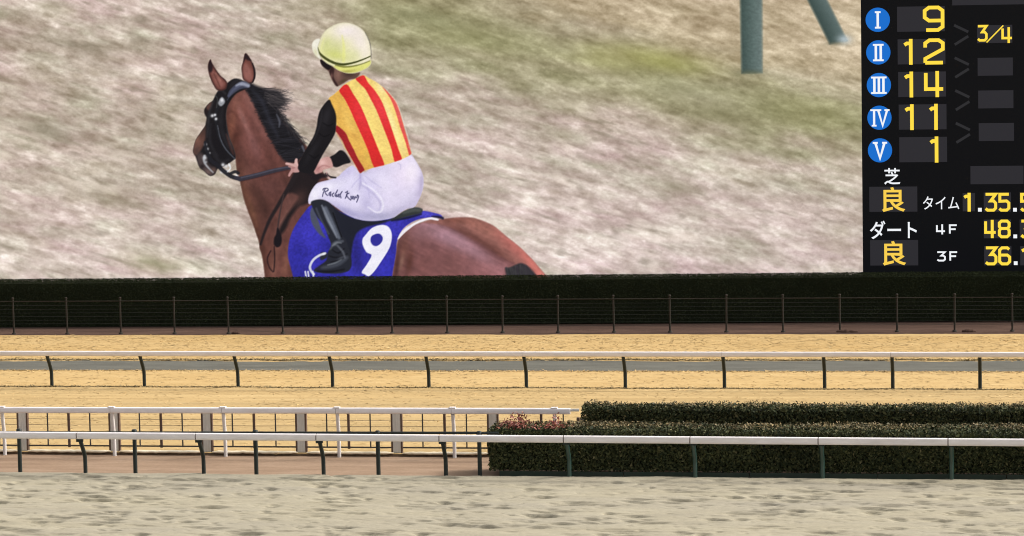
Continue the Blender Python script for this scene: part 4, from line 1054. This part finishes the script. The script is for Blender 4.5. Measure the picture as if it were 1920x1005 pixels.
def patch(name, mask, parent):
    q = Q[mask]
    if len(q) == 0: return None
    used, inv = np.unique(q, return_inverse=True)
    me = mesh_np(name, V3[used], inv.reshape(-1, 4), M_LED)
    at = me.attributes.new('led', 'FLOAT_COLOR', 'POINT')
    c = np.ones((len(used), 4), np.float32); c[:, :3] = CF[used]
    at.data.foreach_set('color', c.ravel())
    return new_obj(name, me, parent)
tag(patch('video_panel', LQ == 0, scr), 'lit picture of a pale dry grass slope')
horse = tag(patch('horse_image', LQ == PARTS['horse_image'], scr), 'bay horse shown on the screen, seen from behind')
jock = tag(patch('vest_image', LQ == PARTS['vest_image'], scr), 'jockey shown on the screen in a red and yellow striped vest')
jock.name = 'jockey_image'
LBL = {'tail_image': 'black tail', 'mane_image': 'black mane', 'bridle_image': 'black bridle and reins', 'saddlecloth_image': 'blue saddle cloth with a white number nine', 'saddle_image': 'dark saddle and the shadow under the jockey',
       'stirrup_image': 'bright stirrup', 'breeches_image': 'white breeches with a written name', 'boot_image': 'black riding boot', 'face_image': 'shaded face and goggles', 'helmet_image': 'pale yellow helmet',
       'sleeve_image': 'black sleeve', 'hand_image': 'bare hand on the reins', 'far_post_image': 'blurred green post in the picture'}
for nm, par in (('tail_image', horse), ('mane_image', horse), ('bridle_image', horse), ('saddlecloth_image', horse), ('saddle_image', horse), ('stirrup_image', horse),
                ('breeches_image', jock), ('boot_image', jock), ('face_image', jock), ('helmet_image', jock), ('sleeve_image', jock), ('sleeve_image_b', jock), ('hand_image', jock), ('hand_image_b', jock), ('far_post_image_a', scr), ('far_post_image_b', scr)):
    o = patch(nm[:-2] if nm[-2] == '_' else nm, LQ == PARTS[nm], par)
    nm = nm[:-2] if nm[-2] == '_' else nm
    if o: tag(o, LBL[nm])

# ---- results board
rp = new_obj('results_panel', box_mesh('results_panel', SXM + .004, SX1, SY - .002, SY + .018, SZ0, SZ1, G_PANEL), scr)
tag(rp, 'black results board with yellow numbers')
def plate(name, pts, mat, layer, parent=rp):
    """flat lit patch on the panel; pts in metres (X, Z)."""
    y = SY - .002 - .004 * layer
    return new_obj(name, mesh_py(name, [(a, y, b) for a, b in pts], [tuple(range(len(pts)))], mat), parent)
KX = lambda x, y: S(x + .5, y)[0] - S(x - .5, y)[0]
KZ = lambda x, y: S(x, y - .5)[1] - S(x, y + .5)[1]
def rect(name, x0, y0, x1, y1, mat, layer):
    cx, cy = (x0 + x1) / 2, (y0 + y1) / 2; X, Zc = S(cx, cy); w = KX(cx, cy) * (x1 - x0) / 2; h = KZ(cx, cy) * (y1 - y0) / 2
    return plate(name, [(X - w, Zc - h), (X + w, Zc - h), (X + w, Zc + h), (X - w, Zc + h)], mat, layer)

def ribbon(paths, wd):
    """polyline strokes (picture units, closed allowed) -> quads with mitred joins."""
    V = []; Fc = []
    for p in paths:
        closed = len(p) > 3 and p[0] == p[-1]
        P = np.array(p[:-1] if closed else p, float); n = len(P)
        N = []
        for i in range(n):
            a = P[(i - 1) % n] if (closed or i > 0) else None; b = P[(i + 1) % n] if (closed or i < n - 1) else None
            d1 = (P[i] - a) / np.linalg.norm(P[i] - a) if a is not None else None
            d2 = (b - P[i]) / np.linalg.norm(b - P[i]) if b is not None else None
            if d1 is None: d1 = d2
            if d2 is None: d2 = d1
            n1_ = np.array([-d1[1], d1[0]]); n2_ = np.array([-d2[1], d2[0]]); m = n1_ + n2_; L = np.linalg.norm(m)
            m = n1_ if L < .3 else m / L
            N.append(m / max(np.dot(m, n1_), .45))
        b0 = len(V)
        for q, m in zip(P, N):
            V.append(q + m * wd / 2); V.append(q - m * wd / 2)
        for i in range(n if closed else n - 1):
            a = b0 + 2 * i; c = b0 + 2 * ((i + 1) % n)
            Fc.append((a, c, c + 1, a + 1))
    return V, Fc

def glyph(name, cx, cy, paths, wd, mat, layer, parent=rp):
    V, Fc = ribbon(paths, wd); X, Zc = S(cx, cy); kx, kz = KX(cx, cy), KZ(cx, cy); y = SY - .002 - .004 * layer
    me = mesh_py(name, [(X + (a - cx) * kx, y - .0004 * (i % 7), Zc - (b - cy) * kz) for i, (a, b) in enumerate(V)], Fc, mat)
    return new_obj(name, me, parent)

DG = {'9': [[(.08, 1), (.74, 1), (1, .86), (1, .14), (.76, 0), (.24, 0), (0, .14), (0, .44), (.24, .58), (1, .58)]],
      '1': [[(1, 0), (1, 1)], [(-.42, .19), (.1, .12), (1, .12)]],
      '2': [[(0, .32), (0, .13), (.24, 0), (.76, 0), (1, .13), (1, .40), (0, .82), (0, 1)], [(0, 1), (1, 1)]],
      '4': [[(0, 0), (0, .72), (1, .72)], [(.66, 0), (.66, 1)]],
      '3': [[(0, 0), (1, 0), (.50, .42), (.8, .42), (1, .56), (1, .87), (.8, 1), (.2, 1), (0, .90)]],
      '5': [[(1, 0), (.05, 0), (.05, .44), (.76, .42), (1, .55), (1, .87), (.78, 1), (.2, 1), (0, .90)]],
      '8': [[(.22, 0), (.78, 0), (1, .12), (1, .35), (.85, .47), (1, .60), (1, .88), (.78, 1), (.22, 1), (0, .88), (0, .60), (.15, .47), (0, .35), (0, .12), (.22, 0)], [(.15, .47), (.85, .47)]],
      '6': [[(.95, .1), (.76, 0), (.24, 0), (0, .14), (0, .86), (.24, 1), (.76, 1), (1, .86), (1, .58), (.76, .45), (0, .45)]],
      'F': [[(0, 1), (0, 0), (1, 0)], [(0, .48), (.85, .48)]],
      '/': [[(0, 1), (1, 0)]]}
def digit(ch, x0, y0, x1, y1, wd, mat, layer=2, name='digit'):
    """character filling the outer box x0..x1, y0..y1 (picture units)."""
    h = wd / 2
    paths = [[(x0 + h + a * (x1 - x0 - wd), y0 + h + b * (y1 - y0 - wd)) for a, b in p] for p in DG[ch]]
    if ch in '14':   # free stroke ends reach the box edge
        paths = [[(a, (y0 if abs(b - y0 - h) < .01 and len(p) == 2 else (y1 if abs(b - y1 + h) < .01 and len(p) == 2 else b))) for a, b in p] for p in paths]
    return glyph(name, (x0 + x1) / 2, (y0 + y1) / 2, paths, wd, mat, layer)

K6 = 3.7235
a6 = lambda x, y: (1580 + x / K6, y / K6)
a7 = lambda x, y: (1580 + x / K6, 260 + y / K6)
def rect6(name, x0, y0, x1, y1, mat, layer, f_=a6): rect(name, *f_(x0, y0), *f_(x1, y1), mat, layer)
def digit6(ch, x0, y0, x1, y1, wd, mat, f_=a6): digit(ch, *f_(x0, y0), *f_(x1, y1), wd / K6, mat)

rect('result_bar', 1785, -40, 1985, 8.5, G_WIN, 1)
ROW = 228 / K6
for i in range(5):
    oy = i * ROW; ox = i * 1.05
    rect('number_window', 1682 + ox, 12 + oy, 1771.5 + ox, 59 + oy, G_WIN, 1)
    X, Zc = S(1645.8 + ox, 37 + oy); k = KX(1646, 37) * 22.8
    plate('rank_badge', [(X + k * math.cos(t), Zc + k * math.sin(t)) for t in np.linspace(0, 2 * math.pi, 40, endpoint=False)], G_BLUE, 1)
    cx, cy = 1645.8 + ox, 37.3 + oy; t0, t1 = cy - 14.5, cy + 14.5
    RN = {0: ([[(cx, t0), (cx, t1)]], 5.4, 5.4), 1: ([[(cx - 4.6, t0), (cx - 4.6, t1)], [(cx + 4.6, t0), (cx + 4.6, t1)]], 10, 10),
          2: ([[(cx - 8.5, t0), (cx - 8.5, t1)], [(cx, t0), (cx, t1)], [(cx + 8.5, t0), (cx + 8.5, t1)]], 14.5, 14.5)}
    if i < 3:
        st, w0, w1 = RN[i]
        glyph('roman_numeral', cx, cy, st, 4.6, G_WHT, 2)
        glyph('roman_numeral', cx, cy, [[(cx - w0, t0), (cx + w0, t0)], [(cx - w1, t1), (cx + w1, t1)]], 3.4, G_WHT, 3)
    elif i == 3:
        glyph('roman_numeral', cx, cy, [[(cx - 10, t0), (cx - 10, t1)], [(cx - 2.2, t0), (cx + 6, t1), (cx + 14.5, t0)]], 4.2, G_WHT, 2)
        glyph('roman_numeral', cx, cy, [[(cx - 17, t0), (cx + 3.5, t0)], [(cx + 9.5, t0), (cx + 19, t0)], [(cx - 14.5, t1), (cx - 5.5, t1)]], 3.2, G_WHT, 3)
    else:
        glyph('roman_numeral', cx, cy, [[(cx - 8.5, t0), (cx, t1), (cx + 8.5, t0)]], 4.8, G_WHT, 2)
        glyph('roman_numeral', cx, cy, [[(cx - 13.5, t0), (cx - 4, t0)], [(cx + 4, t0), (cx + 13.5, t0)]], 3.4, G_WHT, 3)
    if i < 4:
        glyph('chevron', 1803 + ox, 65 + oy, [[(1789 + ox, 47 + oy), (1815.5 + ox, 60 + oy)], [(1815.5 + ox, 68 + oy), (1790 + ox, 83.5 + oy)]], 5, G_CHEV, 1)
        rect('margin_window', 1832 + ox, 47 + oy, 1898 + ox, 80.5 + oy, G_WIN, 1)
for i, (tens, ones) in enumerate((('', '9'), ('1', '2'), ('1', '4'), ('1', '1'), ('', '1'))):
    oy = 228 * i; ox = 4 * i
    if tens: digit6(tens, 432 + ox - 4, 272 + oy - 228, 488 + ox - 4, 452 + oy - 228, 25, G_YEL)
    if ones == '1': digit6(ones, 610 + (ox - 12), 725 - 228 * 3 + oy, 664 + (ox - 12), 907 - 228 * 3 + oy, 25, G_YEL)
    else: digit6(ones, 560 + ox, 40 + oy, 710 + ox * .5, 222 + oy, 25, G_YEL)
digit6('3', 936, 174, 1012, 290, 17, G_YEL); digit6('/', 1000, 174, 1126, 300, 9, G_YEL); digit6('4', 1108, 190, 1190, 300, 17, G_YEL)
rect6('going_window', 186, 335, 521, 510, G_WIN, 1, a7); rect6('going_window', 192, 708, 527, 885, G_WIN, 1, a7)
rect6('time_window', 892, 190, 1262, 317, G_WIN, 1, a7); rect6('time_window', 838, 380, 924, 507, G_WIN, 1, a7)
W7 = lambda ch, x0, y0, x1, y1, wd=20, m=G_YEL: digit6(ch, x0, y0, x1, y1, wd, m, a7)
for b in ((985, 376, 1175, 510), (985, 565, 1175, 695), (988, 750, 1178, 884), (1236, 376, 1330, 510), (1236, 565, 1330, 695), (1240, 750, 1330, 884)):
    rect6('time_window', *b, G_WIN, 1, a7)
W7('1', 848, 378, 894, 509, 22); W7('3', 988, 378, 1078, 509); W7('5', 1084, 378, 1170, 509); W7('5', 1236, 378, 1322, 509)
W7('4', 988, 567, 1078, 694); W7('8', 1084, 565, 1172, 695); W7('3', 1238, 565, 1324, 695)
W7('3', 990, 752, 1080, 884); W7('6', 1086, 752, 1176, 884); W7('1', 1252, 752, 1300, 884, 22)
for x, y in ((958, 496), (1203, 496), (1205, 682), (1208, 869)):
    rect6('decimal_point', x - 13, y - 13, x + 13, y + 13, G_WHT, 2, a7)
W7('4', 652, 598, 720, 668, 12, G_WHT); W7('F', 742, 598, 802, 668, 12, G_WHT); W7('3', 655, 786, 720, 857, 12, G_WHT); W7('F', 745, 786, 805, 857, 12, G_WHT)

def caption(text, x0, y0, x1, y1, mat, bold=.0, f_=a7):
    cu = bpy.data.curves.new('caption', 'FONT'); cu.body = text; cu.size = 1.0; cu.offset = bold; cu.resolution_u = 4
    to = bpy.data.objects.new('caption_tmp', cu); COL.objects.link(to)
    dg = bpy.context.evaluated_depsgraph_get(); dg.update()
    me = bpy.data.meshes.new_from_object(to.evaluated_get(dg))
    bpy.data.objects.remove(to); bpy.data.curves.remove(cu)
    n = len(me.vertices); co = np.empty(n * 3, np.float32); me.vertices.foreach_get('co', co); co = co.reshape(-1, 3)
    lo, hi = co.min(0), co.max(0)
    (ax, ay), (bx, by) = f_(x0, y0), f_(x1, y1); cx, cy = (ax + bx) / 2, (ay + by) / 2
    X, Zc = S(cx, cy); w, h = KX(cx, cy) * (bx - ax), KZ(cx, cy) * (by - ay)
    out = np.empty_like(co)
    out[:, 0] = X + ((co[:, 0] - lo[0]) / (hi[0] - lo[0]) - .5) * w
    out[:, 2] = Zc + ((co[:, 1] - lo[1]) / (hi[1] - lo[1]) - .5) * h
    out[:, 1] = SY - .002 - .012
    me.vertices.foreach_set('co', out.ravel()); me.materials.clear(); me.materials.append(mat); me.update()
    return new_obj('caption', me, rp)
caption('芝', 290, 205, 402, 320, G_WHT, .012)
caption('良', 275, 338, 437, 512, G_ORG, .016); caption('良', 280, 714, 443, 886, G_ORG, .016)
caption('タイム', 560, 402, 814, 494, G_WHT, .004)
caption('ダート', 190, 572, 518, 700, G_WHT, .012)
for o in rp.children: pass
child_fix(scr)
